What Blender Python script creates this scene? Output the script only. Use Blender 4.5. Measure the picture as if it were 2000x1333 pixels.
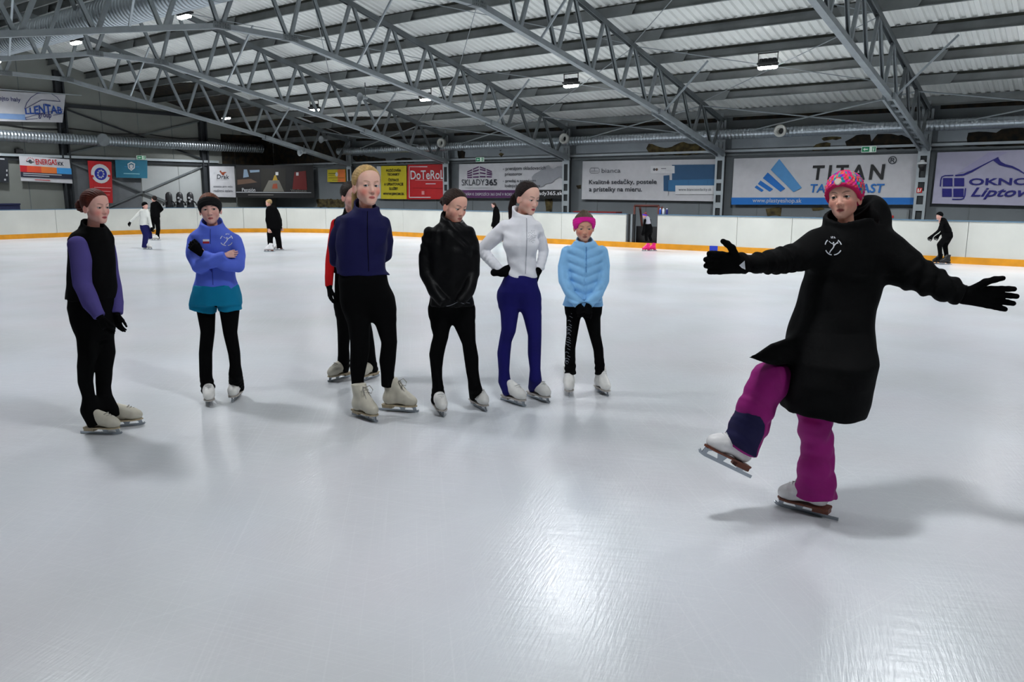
import bpy, math, random
import numpy as np
from mathutils import Vector, Matrix

for o in list(bpy.data.objects): bpy.data.objects.remove(o)
scene = bpy.context.scene
COL = scene.collection
rnd = random.Random(7)

# ------------------------------------------------------------------ camera
FPX, PITCH, ROLL, YAW, CAMH = 1556.0, .1849, .0019, .6578, 1.70
_fw = Vector((-math.sin(YAW)*math.cos(PITCH), math.cos(YAW)*math.cos(PITCH), -math.sin(PITCH)))
_r = Vector((math.cos(YAW), math.sin(YAW), 0)); _u = _r.cross(_fw)
_r2 = _r*math.cos(ROLL)+_u*math.sin(ROLL); _u2 = _u*math.cos(ROLL)-_r*math.sin(ROLL)
cam = bpy.data.cameras.new('camera'); cam.sensor_width = 36; cam.lens = FPX/2000*36
cam.clip_start = .05; cam.clip_end = 300
camo = bpy.data.objects.new('camera', cam); COL.objects.link(camo)
camo.matrix_world = Matrix(((_r2.x,_u2.x,-_fw.x,0),(_r2.y,_u2.y,-_fw.y,0),(_r2.z,_u2.z,-_fw.z,CAMH),(0,0,0,1)))
scene.camera = camo
# ------------------------------------------------------------------ world, exposure, lamps' strength
w = bpy.data.worlds.new('world'); scene.world = w; w.use_nodes = True
w.node_tree.nodes['Background'].inputs[0].default_value = (.55,.62,.7,1)
w.node_tree.nodes['Background'].inputs[1].default_value = .02
scene.view_settings.view_transform = 'Standard'; scene.view_settings.look = 'None'
scene.view_settings.gamma = 1; scene.view_settings.use_curve_mapping = False
scene.view_settings.exposure = 0.0
LAMP_W = 99.0
scene.cycles.max_bounces = 4; scene.cycles.diffuse_bounces = 3; scene.cycles.glossy_bounces = 2; scene.cycles.transparent_max_bounces = 4
scene.cycles.adaptive_threshold = .03; scene.cycles.caustics_reflective = False; scene.cycles.caustics_refractive = False
LAMP_COL = (.93,.97,1.0)

# ------------------------------------------------------------------ helpers
def tag(o, label=None, cat=None, group=None, kind=None):
    if label: o['label'] = label
    if cat: o['category'] = cat
    if group: o['group'] = group
    if kind: o['kind'] = kind
    return o
def link(o, parent=None):
    COL.objects.link(o)
    if parent is not None: o.parent = parent
    return o
def empty(name, loc=(0,0,0), rz=0, parent=None):
    o = bpy.data.objects.new(name, None); o.empty_display_size = .1
    o.location = loc; o.rotation_euler = (0,0,rz)
    return link(o, parent)
def inst(name, me, parent=None, loc=(0,0,0), rot=(0,0,0), scale=(1,1,1)):
    o = bpy.data.objects.new(name, me); o.location = loc; o.rotation_euler = rot; o.scale = scale
    return link(o, parent)
class MB:
    def __init__(s): s.v=[]; s.f=[]
    def add(s, vs, fs):
        b=len(s.v); s.v+= [tuple(map(float,p)) for p in vs]; s.f+=[tuple(b+i for i in f) for f in fs]; return s
    def box(s,x0,x1,y0,y1,z0,z1):
        return s.add([(x0,y0,z0),(x1,y0,z0),(x1,y1,z0),(x0,y1,z0),(x0,y0,z1),(x1,y0,z1),(x1,y1,z1),(x0,y1,z1)],
            [(0,3,2,1),(4,5,6,7),(0,1,5,4),(1,2,6,5),(2,3,7,6),(3,0,4,7)])
    def sweep(s,p0,p1,prof,up=(0,0,1),closed=True):
        p0=Vector(p0);p1=Vector(p1);d=(p1-p0).normalized();up=Vector(up)
        a=d.cross(up)
        if a.length<1e-4: a=d.cross(Vector((1,0,0)))
        a.normalize(); b=a.cross(d)
        n=len(prof); vs=[p+a*q[0]+b*q[1] for p in (p0,p1) for q in prof]
        fs=[(i,(i+1)%n,n+(i+1)%n,n+i) for i in range(n)]
        if closed: fs+=[tuple(reversed(range(n))),tuple(range(n,2*n))]
        return s.add(vs,fs)
    def bar(s,p0,p1,w,h,up=(0,0,1)):
        return s.sweep(p0,p1,[(-w/2,-h/2),(w/2,-h/2),(w/2,h/2),(-w/2,h/2)],up)
    def chan(s,p0,p1,w,h,t=.012,up=(0,0,1)):   # C section, open to +b
        return s.sweep(p0,p1,[(-w/2,-h/2),(w/2,-h/2),(w/2,h/2),(w/2-t,h/2),(w/2-t,-h/2+t),(-w/2+t,-h/2+t),(-w/2+t,h/2),(-w/2,h/2)],up)
    def rod(s,p0,p1,r,n=8):
        return s.sweep(p0,p1,[(r*math.cos(2*math.pi*k/n),r*math.sin(2*math.pi*k/n)) for k in range(n)])
    def tube(s,pts,r,n=10,cap=True):
        pts=[Vector(p) for p in pts]; R=r if hasattr(r,'__len__') else [r]*len(pts); ring=[]
        ref=Vector((0,0,1))
        for i,p in enumerate(pts):
            d=(pts[min(i+1,len(pts)-1)]-pts[max(i-1,0)]).normalized()
            a=d.cross(ref)
            if a.length<.05: a=d.cross(Vector((1,0,0)))
            a.normalize(); b=a.cross(d)
            ring.append([p+(a*math.cos(2*math.pi*k/n)+b*math.sin(2*math.pi*k/n))*R[i] for k in range(n)])
        vs=[q for g in ring for q in g]; fs=[]
        for i in range(len(pts)-1):
            for k in range(n): fs.append((i*n+k,i*n+(k+1)%n,(i+1)*n+(k+1)%n,(i+1)*n+k))
        if cap: fs+=[tuple(reversed(range(n))),tuple((len(pts)-1)*n+k for k in range(n))]
        return s.add(vs,fs)
    def lathe(s,prof,axis='z',c=(0,0,0),n=20):    # prof: (radius, along)
        vs=[];fs=[]
        for (rr,h) in prof:
            for k in range(n):
                a=2*math.pi*k/n;x,y=rr*math.cos(a),rr*math.sin(a)
                p={'z':(x,y,h),'y':(x,h,y),'x':(h,x,y)}[axis]
                vs.append((c[0]+p[0],c[1]+p[1],c[2]+p[2]))
        m=len(prof)
        for i in range(m-1):
            for k in range(n): fs.append((i*n+k,i*n+(k+1)%n,(i+1)*n+(k+1)%n,(i+1)*n+k))
        fs+=[tuple(reversed(range(n))),tuple((m-1)*n+k for k in range(n))]
        return s.add(vs,fs)
    def prism(s,poly,d0,d1,fn):                   # poly 2D points; fn(u,v,d)->xyz
        n=len(poly); vs=[fn(u,v,d0) for u,v in poly]+[fn(u,v,d1) for u,v in poly]
        fs=[tuple(reversed(range(n))),tuple(range(n,2*n))]+[(i,(i+1)%n,n+(i+1)%n,n+i) for i in range(n)]
        return s.add(vs,fs)
    def mesh(s,name,mat=None,smooth=False):
        me=bpy.data.meshes.new(name); me.from_pydata(s.v,[],s.f); me.update()
        if mat: me.materials.append(mat)
        if smooth: me.polygons.foreach_set('use_smooth',[True]*len(me.polygons))
        fix_normals(me); return me
    def build(s,name,mat,parent=None,smooth=False,**k):
        return inst(name,s.mesh(name,mat,smooth),parent,**k)
import bmesh
def fix_normals(me):
    bm=bmesh.new(); bm.from_mesh(me); bmesh.ops.recalc_face_normals(bm,faces=bm.faces); bm.to_mesh(me); bm.free()

# ------------------------------------------------------------------ materials
def L(c):   # sRGB 0-255 -> linear
    return tuple((x/255/12.92 if x/255<=.04045 else ((x/255+.055)/1.055)**2.4) for x in c)
MATS={}
def mat(name, col, rough=.6, metal=0., var=0., vscale=6., spec=.5, emit=0., bump=0., bscale=60., vcol=None, alpha=1., coord='Object', sheen=0., stretch=None):
    if name in MATS: return MATS[name]
    m=bpy.data.materials.new(name); m.use_nodes=True; nt=m.node_tree; b=nt.nodes['Principled BSDF']
    b.inputs['Base Color'].default_value=(*col,1); b.inputs['Roughness'].default_value=rough
    b.inputs['Metallic'].default_value=metal; b.inputs['Specular IOR Level'].default_value=spec
    if sheen: b.inputs['Sheen Weight'].default_value=sheen
    if alpha<1: b.inputs['Alpha'].default_value=alpha
    if emit: b.inputs['Emission Color'].default_value=(*col,1); b.inputs['Emission Strength'].default_value=emit
    tc=nt.nodes.new('ShaderNodeTexCoord'); out=tc.outputs[coord]
    if stretch:
        mp=nt.nodes.new('ShaderNodeMapping'); mp.inputs['Scale'].default_value=stretch
        nt.links.new(out,mp.inputs[0]); out=mp.outputs[0]
    src=None
    if vcol:
        a=nt.nodes.new('ShaderNodeVertexColor'); a.layer_name=vcol; src=a.outputs[0]
        nt.links.new(src,b.inputs['Base Color'])
    if var:
        n=nt.nodes.new('ShaderNodeTexNoise'); n.inputs['Scale'].default_value=vscale; n.inputs['Detail'].default_value=5
        nt.links.new(out,n.inputs[0])
        r=nt.nodes.new('ShaderNodeMapRange'); r.inputs[1].default_value=.3;r.inputs[2].default_value=.7
        r.inputs[3].default_value=1-var; r.inputs[4].default_value=1+var
        nt.links.new(n.outputs[0],r.inputs[0])
        x=nt.nodes.new('ShaderNodeMix'); x.data_type='RGBA'; x.blend_type='MULTIPLY'; x.inputs[0].default_value=1
        x.inputs[6].default_value=(*col,1)
        if src: nt.links.new(src,x.inputs[6])
        nt.links.new(r.outputs[0],x.inputs[7]); nt.links.new(x.outputs[2],b.inputs['Base Color'])
    if bump:
        n=nt.nodes.new('ShaderNodeTexNoise'); n.inputs['Scale'].default_value=bscale; n.inputs['Detail'].default_value=4
        nt.links.new(out,n.inputs[0]); bp=nt.nodes.new('ShaderNodeBump'); bp.inputs['Strength'].default_value=bump; bp.inputs['Distance'].default_value=.01
        nt.links.new(n.outputs[0],bp.inputs['Height']); nt.links.new(bp.outputs[0],b.inputs['Normal'])
    MATS[name]=m; return m
steel=mat('galvanised_steel',L((140,147,150)),.5,.3,.12,3.)
steel_d=mat('weathered_steel',L((104,110,112)),.6,.2,.2,2.)
steel_l=mat('bright_galvanised_steel',L((176,184,188)),.5,.4,.1,2.)
purl_m=mat('purlin_steel',L((120,124,124)),.6,.25,.22,1.5)
duct_m=mat('spiral_duct_metal',L((176,184,190)),.32,.85,.08,2.)
black_m=mat('black_paint',(.01,.01,.011),.5)
dark_m=mat('mouldy_dark',(.012,.012,.011),.9,0,.5,3.)
white_m=mat('white_print',L((205,207,212)),.55)

def ice_material():
    m=bpy.data.materials.new('ice'); m.use_nodes=True; nt=m.node_tree; N=nt.nodes; K=nt.links; b=N['Principled BSDF']
    tc=N.new('ShaderNodeTexCoord')
    def noise(scale,detail=4,st=(1,1,1),rot=0,rough=.5):
        mp=N.new('ShaderNodeMapping'); mp.vector_type='TEXTURE'; mp.inputs['Scale'].default_value=tuple(1/q for q in st); mp.inputs['Rotation'].default_value=(0,0,rot)
        K.new(tc.outputs['Object'],mp.inputs[0]); n=N.new('ShaderNodeTexNoise'); n.inputs['Scale'].default_value=scale
        n.inputs['Detail'].default_value=detail; n.inputs['Roughness'].default_value=rough; K.new(mp.outputs[0],n.inputs[0]); return n.outputs[0]
    def ramp(src,stops):
        r=N.new('ShaderNodeValToRGB'); e=r.color_ramp.elements
        e[0].position,e[0].color=stops[0][0],(*stops[0][1],1); e[1].position,e[1].color=stops[-1][0],(*stops[-1][1],1)
        for p,c in stops[1:-1]:
            q=e.new(p); q.color=(*c,1)
        K.new(src,r.inputs[0]); return r.outputs[0]
    def mix(a,bb,f,mode='MIX'):
        x=N.new('ShaderNodeMix'); x.data_type='RGBA'; x.blend_type=mode
        if isinstance(f,float): x.inputs[0].default_value=f
        else: K.new(f,x.inputs[0])
        for s,i in ((a,6),(bb,7)):
            if isinstance(s,tuple): x.inputs[i].default_value=(*s,1)
            else: K.new(s,x.inputs[i])
        return x.outputs[2]
    base=ramp(noise(.3,2),[(.2,(.69,.72,.775)),(.5,(.73,.76,.80)),(.8,(.77,.79,.815))])
    stain=ramp(noise(.5,2),[(.40,(0,0,0)),(.95,(.9,.9,.9))])
    base=mix(base,(.55,.565,.555),stain)
    pinkish=ramp(noise(.8,1,(1,1,1),.4),[(.4,(0,0,0)),(.95,(.5,.5,.5))])
    base=mix(base,(.72,.66,.70),pinkish)
    # skate scratches: thin pale lines in several directions
    for sc,rot,st in ((1.,.3,(.7,90,1)),(1.,1.3,(.8,110,1)),(1.,2.35,(.6,80,1))):
        s=ramp(noise(sc,1,st,rot,.5),[(.58,(0,0,0)),(.95,(.42,.42,.42))]); base=mix(base,(.9,.915,.93),s)
    K.new(base,b.inputs['Base Color'])
    b.inputs['Roughness'].default_value=.23
    b.inputs['Specular IOR Level'].default_value=.26
    bp=N.new('ShaderNodeBump'); bp.inputs['Strength'].default_value=.11; bp.inputs['Distance'].default_value=.012
    a1=N.new('ShaderNodeMath'); a1.operation='ADD'; K.new(noise(9,5,(.5,2.2,1),.5),a1.inputs[0]); K.new(noise(26,3,(.35,3,1),1.9),a1.inputs[1])
    K.new(a1.outputs[0],bp.inputs['Height']); K.new(bp.outputs[0],b.inputs['Normal'])
    return m

# ------------------------------------------------------------------ setting
YW, YN, XG, XE, RY = 25.06, -1.18, -34.85, 19.15, 11.94
SL = .2507
def roof_z(y): return 3.98 + SL*((YW-y) if y>RY else (y-YN))     # line of the top chords
WALLY = 25.35
# ice: a slab with rounded corners would hide nothing: one sheet inside the barrier
floor = MB().box(XG,XE,YN,WALLY,-.12,-.02).build('floor',mat('concrete_floor',L((96,98,98)),.8,0,.2,1.)); tag(floor,'grey concrete floor around the rink','floor',kind='structure')
XB, YB, YB0, XB1 = -31.9, 22.08, -0.6, 17.0
RC = 7.0
def rink_outline(off=0.):
    """barrier line from the near left, along the gable end, round the corner, along the far side"""
    pts=[(XB-off,YB0)]
    n=int((YB-RC-YB0)/2.4)
    for i in range(1,n+1): pts.append((XB-off,YB0+(YB-RC-YB0)*i/n))
    k=6
    for i in range(1,k+1):
        a=math.pi-math.pi/2*i/k
        pts.append((XB+RC+(RC+off)*math.cos(a),YB-RC+(RC+off)*math.sin(a)))
    return pts
def arc_pts(off,i0,i1,k=6,sub=6):
    r=[]
    for j in range(sub+1):
        a=math.pi-math.pi/2*(i0+(i1-i0)*j/sub)/k
        r.append((XB+RC+(RC+off)*math.cos(a),YB-RC+(RC+off)*math.sin(a)))
    return r
ice_poly=[(XB+.02,YB0)]+[(XB+RC+RC*math.cos(math.pi-math.pi/2*i/24),YB-RC+RC*math.sin(math.pi-math.pi/2*i/24)) for i in range(25)]+[(XB1,YB),(XB1,YB0)]
ice=MB().prism(ice_poly,-.02,0.,lambda u,v,d:(u,v,d)).build('floor_ice',ice_material()); tag(ice,'white scratched rink ice under the skaters','ice',kind='structure')

wall_m=mat('wall_panel',L((110,116,120)),.65,0,.10,.8)
wall_g=mat('gable_panel',L((128,131,126)),.65,0,.08,.8)
wl=MB()
wl.box(XG,XE,WALLY,WALLY+.12,-.1,4.5)
wall_far=wl.build('wall_far',wall_m); tag(wall_far,'grey panelled long wall behind the far barrier','wall',kind='structure')
def joint(parent,p0,p1,w=.02,m=None,name='panel_joint'): return MB().bar(p0,p1,w,w).build(name,m or steel_d,parent)
for x in np.arange(XG+1.2,XE,2.0):
    if x<2: MB().box(x-.012,x+.012,WALLY-.012,WALLY+.01,0,2.75).build('panel_joint',steel_d,wall_far)
g=MB()
gp=[(YN,-.1),(WALLY,-.1),(WALLY,roof_z(YW)+.5),(RY,roof_z(RY)+.5),(YN,roof_z(YW)+.5)]
g.prism(gp,XG-.12,XG,lambda u,v,d:(d,u,v))
wall_left=g.build('wall_left',wall_g); tag(wall_left,'pale panelled gable wall at the far end of the hall','wall',kind='structure')
for y in np.arange(12.2,25,1.55):
    MB().box(XG-.005,XG+.012,y-.012,y+.012,0,roof_z(min(y,YW))+.1).build('panel_joint',steel_d,wall_left)
wall_near=MB().box(XG,XE,YN-.15,YN,-.1,4.5).build('wall_near',wall_m); tag(wall_near,'grey panelled long wall on the near side of the hall','wall',kind='structure')
wall_right=MB().prism(gp,XE,XE+.12,lambda u,v,d:(d,u,v)).build('wall_right',wall_g); tag(wall_right,'pale gable wall at the near end of the hall','wall',kind='structure')

# roof: corrugated sheet, ribs run down the slope
sheet_m=mat('roof_sheet',L((222,224,220)),.55,0,.10,.7)
ceiling=empty('ceiling'); tag(ceiling,'corrugated white roof sheeting with steel purlins','ceiling',kind='structure')
def roof_sheet(y0,y1):
    vs=[];fs=[];pitch=.22;prof=[(0,0),(.09,0),(.12,.045),(.19,.045)]
    xs=[];x=XG
    while x<XE:
        for a,h in prof: xs.append((x+a,h))
        x+=pitch
    for y in (y0,y1):
        for a,h in xs: vs.append((a,y,roof_z(y)+.34+h))
    n=len(xs); fs=[(i,i+1,n+i+1,n+i) for i in range(n-1)]
    return MB().add(vs,fs)
roof_sheet(RY,WALLY+.1).build('roof_sheet',sheet_m,ceiling); roof_sheet(YN-.1,RY-.001).build('roof_sheet',sheet_m,ceiling)
node_t=[0,1.55,3.0,4.46,5.87,7.31,8.72,10.15,11.6]
def purlin_mesh():
    m=MB(); m.sweep((XG,0,0),(XE,0,0),[(-.035,-.125),(.035,-.125),(.035,-.113),(-.023,-.113),(-.023,.125),(-.035,.125)]); return m.mesh('purlin',purl_m)
pm=purlin_mesh()
ml=MB().box(XG,XE,-.05,-.036,.075,.135).mesh('mould_line',mat('mould_green',L((34,36,28)),.95,0,.5,5.))
sleeve=MB().prism([(-.75,-.125),(.75,-.125),(.9,.125),(-.9,.125)],-.008,.008,lambda u,v,d:(u,d,v)).mesh('purlin_sleeve',purl_m)
for t in node_t+[12.85]:
    for s in (1,-1):
        y=YW-t if s>0 else YN+t
        p=inst('purlin',pm,ceiling,(0,y-.0,roof_z(y)+.205),(0,0,0))
        if s<0: p.scale=(1,-1,1)
        if s>0 and t>1: inst('mould_line',ml,ceiling,(0,y-.0,roof_z(y)+.205))
        for tx in [-4.85-6*k for k in range(-1,5)]:
            if t>0: inst('purlin_sleeve',sleeve,ceiling,(tx,y-.045*s,roof_z(y)+.19))
# ------------------------------------------------------------------ trusses
TX=[-4.85-6*k for k in range(-1,5)]          # one column row each 6 m
node_b=[.70,2.13,3.58,5.03,6.47,7.91,9.37,10.80,12.18]
def bot_z(t): return 2.92+.2256*t if t<4.3 else 3.07+.19*t
def truss_parts(sgn):
    parts=[]
    Y=lambda t:(YW-t) if sgn>0 else (YN+t)
    def P(t,z): return (0,Y(t),z)
    m=MB(); m.chan(P(-.15,roof_z(Y(0))-.04),P(13.12,roof_z(RY)),.12,.13,.012,up=(0,0,-1)); parts.append(('top_chord',m,steel_d))
    m=MB(); m.chan(P(4.2,bot_z(4.31)),P(12.18,bot_z(12.18)),.14,.12,.012); parts.append(('bottom_chord',m,steel))
    m=MB(); m.bar(P(12.1,bot_z(12.18)),P(13.12,bot_z(12.18)),.14,.12); parts.append(('middle_chord',m,steel))
    # perforated haunch: two flanges and battens
    m=MB()
    a=Vector(P(0,2.92));b=Vector(P(4.5,bot_z(4.29)+.02)); 
    for dx in (-.11,.11): m.bar(a+Vector((dx,0,0)),b+Vector((dx,0,0)),.06,.16)
    for k in range(10):
        c=a.lerp(b,(k+.35)/10); c2=a.lerp(b,(k+.72)/10); m.bar(c,c2,.22,.03)
    parts.append(('haunch',m,steel))
    # webs
    pairs=[(0,.70),(1.55,.70),(1.55,2.13),(3.0,2.13),(3.0,3.58),(4.46,3.58)]
    for i,nb in enumerate(node_b[3:]):
        pairs+=[(node_t[3+i],nb),((node_t+[13.12])[4+i],nb)]
    for tt,tb in pairs:
        d=.05 if tt>tb else -.05
        m=MB(); m.chan(P(tt-d*1.2,roof_z(Y(tt))-.03),P(tb+d,bot_z(tb)+.03),.07,.085,.01,up=(0,sgn*(-1 if tt>tb else 1),0)); parts.append(('web_member',m,steel_d if tt<4 else steel))
    for t_,u_,z_ in ((4.15,4.0,5.2),(10.05,9.85,6.6)):
        m=MB(); m.bar((0,Y(t_),bot_z(t_)),(1.25,Y(u_),z_),.045,.045); parts.append(('fly_brace',m,steel_l))
    return [(n,mb.mesh(n,mt)) for n,mb,mt in parts]
TP=[truss_parts(1),truss_parts(-1)]
# bolted gusset at the bottom kinks
gus=MB().box(-.075,.075,-.22,.22,-.07,.07)
for dy in (-.16,-.1,-.04,.04,.1,.16):
    gus.box(-.09,.09,dy-.012,dy+.012,.02,.045); gus.box(-.09,.09,dy-.012,dy+.012,-.045,-.02)
gus=gus.mesh('gusset',steel_d)
tlabels={0:'grey steel lattice roof truss nearest the camera, beyond the right edge',
 1:'grey lattice roof truss meeting the column left of the violet window banner',
 2:'grey lattice roof truss meeting the column between the sofa banner and the blue mountain banner',
 3:'grey lattice roof truss meeting the column between the storage banner and the sofa banner',
 4:'grey lattice roof truss meeting the column beside the red banner',
 5:'farthest grey lattice roof truss, closest to the gable wall'}
for k,x in enumerate(TX):
    t=empty('roof_truss',(x,0,0)); tag(t,tlabels[k],'truss','lattice roof trusses')
    for parts in TP:
        for n,me in parts: inst(n,me,t)
    for s in (1,-1):
        inst('gusset',gus,t,(0,RY+s*.94,bot_z(12.18)))
# columns: perforated faces
def column_mesh():
    m=MB(); 
    for dx in (-.12,.12): m.box(dx-.035,dx+.035,-.02,.0,0,2.93)
    z=.0
    for z0,z1 in ((0,.35),(.75,.95),(1.2,1.38),(1.62,1.75),(2.0,2.12),(2.72,2.93)): m.box(-.12,.12,-.018,-.002,z0,z1)
    m.box(-.17,.17,-.05,.02,2.86,2.94)
    return m.mesh('column_face',steel_l)
def column_core():
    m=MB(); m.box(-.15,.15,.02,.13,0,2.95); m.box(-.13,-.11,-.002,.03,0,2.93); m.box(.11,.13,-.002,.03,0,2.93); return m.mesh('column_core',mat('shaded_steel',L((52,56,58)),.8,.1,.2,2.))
def column_head():
    m=MB()
    for dx in (-.12,.12): m.box(dx-.035,dx+.035,-.02,0,2.93,3.98)
    for z0,z1 in ((2.95,3.1),(3.3,3.42),(3.62,3.74)): m.box(-.1,.1,-.018,-.002,z0,z1)
    m.bar((0,.0,2.98),(0,-.62,3.12),.1,.08); m.bar((0,.1,3.0),(0,.1,4.2),.2,.1); return m.mesh('column_head',steel)
cf,cc,ch=column_mesh(),column_core(),column_head()
clab=['behind the right frame edge','beside the violet window banner, with a round siren and a red sign','between the sofa banner and the blue mountain banner','between the storage banner and the sofa banner','between the red banner and the storage banner','in the dark corner beside the yellow poster']
for k,x in enumerate(TX):
    c=empty('steel_column',(x,YW,0)); tag(c,'perforated grey steel column '+clab[k],'column','columns along the far wall')
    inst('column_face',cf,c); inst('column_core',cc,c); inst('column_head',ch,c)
    c=empty('steel_column',(x,YN,0),math.pi); tag(c,'perforated grey steel column on the near wall behind the camera','column','columns along the near wall')
    inst('column_face',cf,c); inst('column_core',cc,c)
# bracing rods
def xbrace(y0,z0,y1,z1,x0,x1,r=.011):
    for a,b in (((x0,y0,z0),(x1,y1,z1)),((x1,y0,z0),(x0,y1,z1))):
        MB().rod(a,b,r,6).build('brace_rod',steel,ceiling)
for k in range(len(TX)-1):
    x1,x0=TX[k],TX[k+1]
    xbrace(YW-.02,3.45,YW-1.5,roof_z(YW-1.5)-.05,x0,x1,.022)
    if k in (1,2,3):
        xbrace(YW-1.6,roof_z(YW-1.6)+.02,YW-5.8,roof_z(YW-5.8)+.02,x0,x1)
        xbrace(YW-5.9,roof_z(YW-5.9)+.02,YW-11.5,roof_z(YW-11.5)+.02,x0,x1)
# ------------------------------------------------------------------ far wall fittings
for z,h,m in ((3.02,.07,steel_l),(2.90,.05,steel_d)):
    MB().box(XG+.1,XE,WALLY-.10,WALLY-.003,z-h/2,z+h/2).build('wall_rail',m,wall_far)
def duct(name,p0,p1,r,label,rib=.12,m=duct_m,n=20):
    p0=Vector(p0);p1=Vector(p1);Ln=(p1-p0).length;k=int(Ln/rib);pts=[];R=[]
    for i in range(k):
        for f,rr in ((.02,r),(.45,r),(.5,r*1.035),(.72,r*1.035),(.77,r)):
            pts.append(p0.lerp(p1,(i+f)/k)); R.append(rr)
    o=MB().tube(pts,R,n).build(name,m,None,True)
    return tag(o,label,'duct')
duct('air_duct',(-29.3,YW-.21,3.52),(8,YW-.21,3.52),.155,'silver spiral air duct running along the far wall above the banners')
dg=duct('air_duct',(XG+.4,YN+1,3.78),(XG+.4,24.4,3.78),.21,'silver spiral air duct along the gable wall under the white banner')
duct('air_duct',(XG+.3,RY-1.0,6.25),(4,RY-1.0,6.25),.38,'large silver spiral air duct hung under the roof ridge',.16,n=28)
# duct tee end facing the rink (round cap on gable duct) and nozzles
def nozzle_mesh():
    m=MB(); m.lathe([(.02,.0),(.15,.0),(.15,-.10),(.185,-.13),(.185,-.20),(.15,-.215),(.105,-.19),(.085,-.10),(.08,-.03)],'y'); return m.mesh('nozzle_ring',mat('cream_plastic',L((205,205,198)),.5),True)
nm=nozzle_mesh(); nd=MB().lathe([(.005,-.06),(.09,-.06),(.09,-.062)],'y').mesh('nozzle_throat',black_m)
for (x,zz,lb) in ((-8.75,3.53,'over the blue mountain banner'),(-16.6,3.60,'beside the column left of the sofa banner'),(-22.6,3.66,'in the dark corner above the red banner')):
    e=empty('air_nozzle',(x,YW-.38,zz)); tag(e,'round cream air nozzle on the duct '+lb,'nozzle','air nozzles'); inst('nozzle_ring',nm,e); inst('nozzle_throat',nd,e)
e=tag(empty('duct_cap',(XG+.62,16.55,3.80)),'flat round grey end cap on the gable wall duct','duct cap')
MB().lathe([(.01,.0),(.255,.0),(.26,.03),(.255,.12),(.2,.14)],'x',n=28).build('cap_disc',steel,e,False).rotation_euler=(0,0,math.pi)
# gable wall framing
gcol=mat('dark_steel',L((44,48,52)),.7,.2,.2,2.)
for y,zt in ((15.2,roof_z(15.2)),(21.42,roof_z(21.42))):
    m=MB(); m.box(XG,XG+.22,y-.17,y-.11,0,zt); m.box(XG,XG+.22,y+.11,y+.17,0,zt); m.box(XG,XG+.06,y-.12,y+.12,0,zt)
    tag(m.build('gable_column',gcol,None),'dark steel gable column '+('left, behind the white rink-hall banner' if y<18 else 'right, beside the white poster with the bird logo'),'column','gable columns')
MB().box(XG,XG+.2,YN,22.1,3.03,3.13).build('gable_rail',steel_l,wall_left); MB().box(XG,XG+.12,YN,24.9,2.88,3.0).build('gable_girt',gcol,wall_left)
MB().box(XG,XG+.12,15.3,24,5.05,5.18).build('gable_girt',gcol,wall_left)
for a,b in (((XG+.1,15.3,5.0),(XG+.1,21.3,3.2)),((XG+.1,15.3,3.2),(XG+.1,21.3,4.9)),((XG+.1,15.4,2.85),(XG+.1,21.3,.5)),((XG+.1,15.4,.5),(XG+.1,21.3,2.85))):
    MB().bar(a,b,.06,.06).build('gable_brace',gcol if a[2]>4.5 else steel_d,wall_left)
cab=mat('cable_black',(.015,.015,.015),.6)
def cable(pts,r,parent,n=6): return MB().tube(pts,r,n).build('cable',cab,parent,True)
cable([(XG+.05,YN+2,4.25)]+[(XG+.05,y,4.2+.05*math.sin(y*2.1)-.01*(y-12)) for y in np.arange(10,25,.8)],.022,wall_left)
# ------------------------------------------------------------------ barrier (dasher boards)
board_m=mat('board_white',L((214,214,206)),.42,0,.06,1.2,bump=.05,bscale=3.)
kick_m=mat('kick_yellow',L((224,150,10)),.45,0,.12,4.)
capr_m=mat('cap_rail_blue',L((88,118,140)),.5,0,.1,3.)
HB,KB=1.02,.165
def strip(pts_in,off0,off1,z0,z1):
    # closed strip following a polyline offset outwards from the rink centre
    pass
barrier=empty('dasher_boards'); tag(barrier,'white dasher boards with yellow kick strip around the ice','barrier')
def seg_strip(fa,fb,z0,z1,name,m):
    """fa, fb: lists of (x,y) inner and outer edge"""
    n=len(fa); vs=[(x,y,z0) for x,y in fa]+[(x,y,z0) for x,y in fb]+[(x,y,z1) for x,y in fa]+[(x,y,z1) for x,y in fb]; fs=[]
    for i in range(n-1):
        fs+=[(i,i+1,2*n+i+1,2*n+i),(n+i,3*n+i,3*n+i+1,n+i+1),(2*n+i,2*n+i+1,3*n+i+1,3*n+i),(i,n+i,n+i+1,i+1)]
    fs+=[(0,2*n,3*n,n),(n-1,2*n-1,4*n-1,3*n-1)]
    return MB().add(vs,fs).build(name,m,barrier)
def lerp2(a,b,t): return (a[0]+(b[0]-a[0])*t,a[1]+(b[1]-a[1])*t)
def straight(p,q,nrm,gate=False):
    g=.006/math.dist(p,q)
    fa=[lerp2(p,q,g),lerp2(p,q,1-g)]; o=lambda d,l:[(x+nrm[0]*d,y+nrm[1]*d) for x,y in l]
    if not gate: seg_strip(fa,o(.05,fa),KB,HB,'board_panel',board_m)
    full=[p,q]
    seg_strip(o(-.012,full),o(.05,full),0,KB,'kick_strip',kick_m)
    if not gate: seg_strip(o(-.01,full),o(.14,full),HB,HB+.025,'cap_rail',capr_m)
seams_x=[-24.9,-22.4,-20.0,-17.5,-15.0,-12.57,-11.48,-8.95,-7.39,-5.2,-3.15,-.7,1.7,4.1,6.5,9,11.5,14,16.9]
for a,b in zip(seams_x[:-1],seams_x[1:]): straight((a,YB),(b,YB),(0,1),gate=(abs(a+12.57)<.01))
ys=[YB0,2,4.4,6.8,9,11.2,13.39,YB-RC]
for a,b in zip(ys[:-1],ys[1:]): straight((XB,a),(XB,b),(-1,0))
K=6
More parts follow.
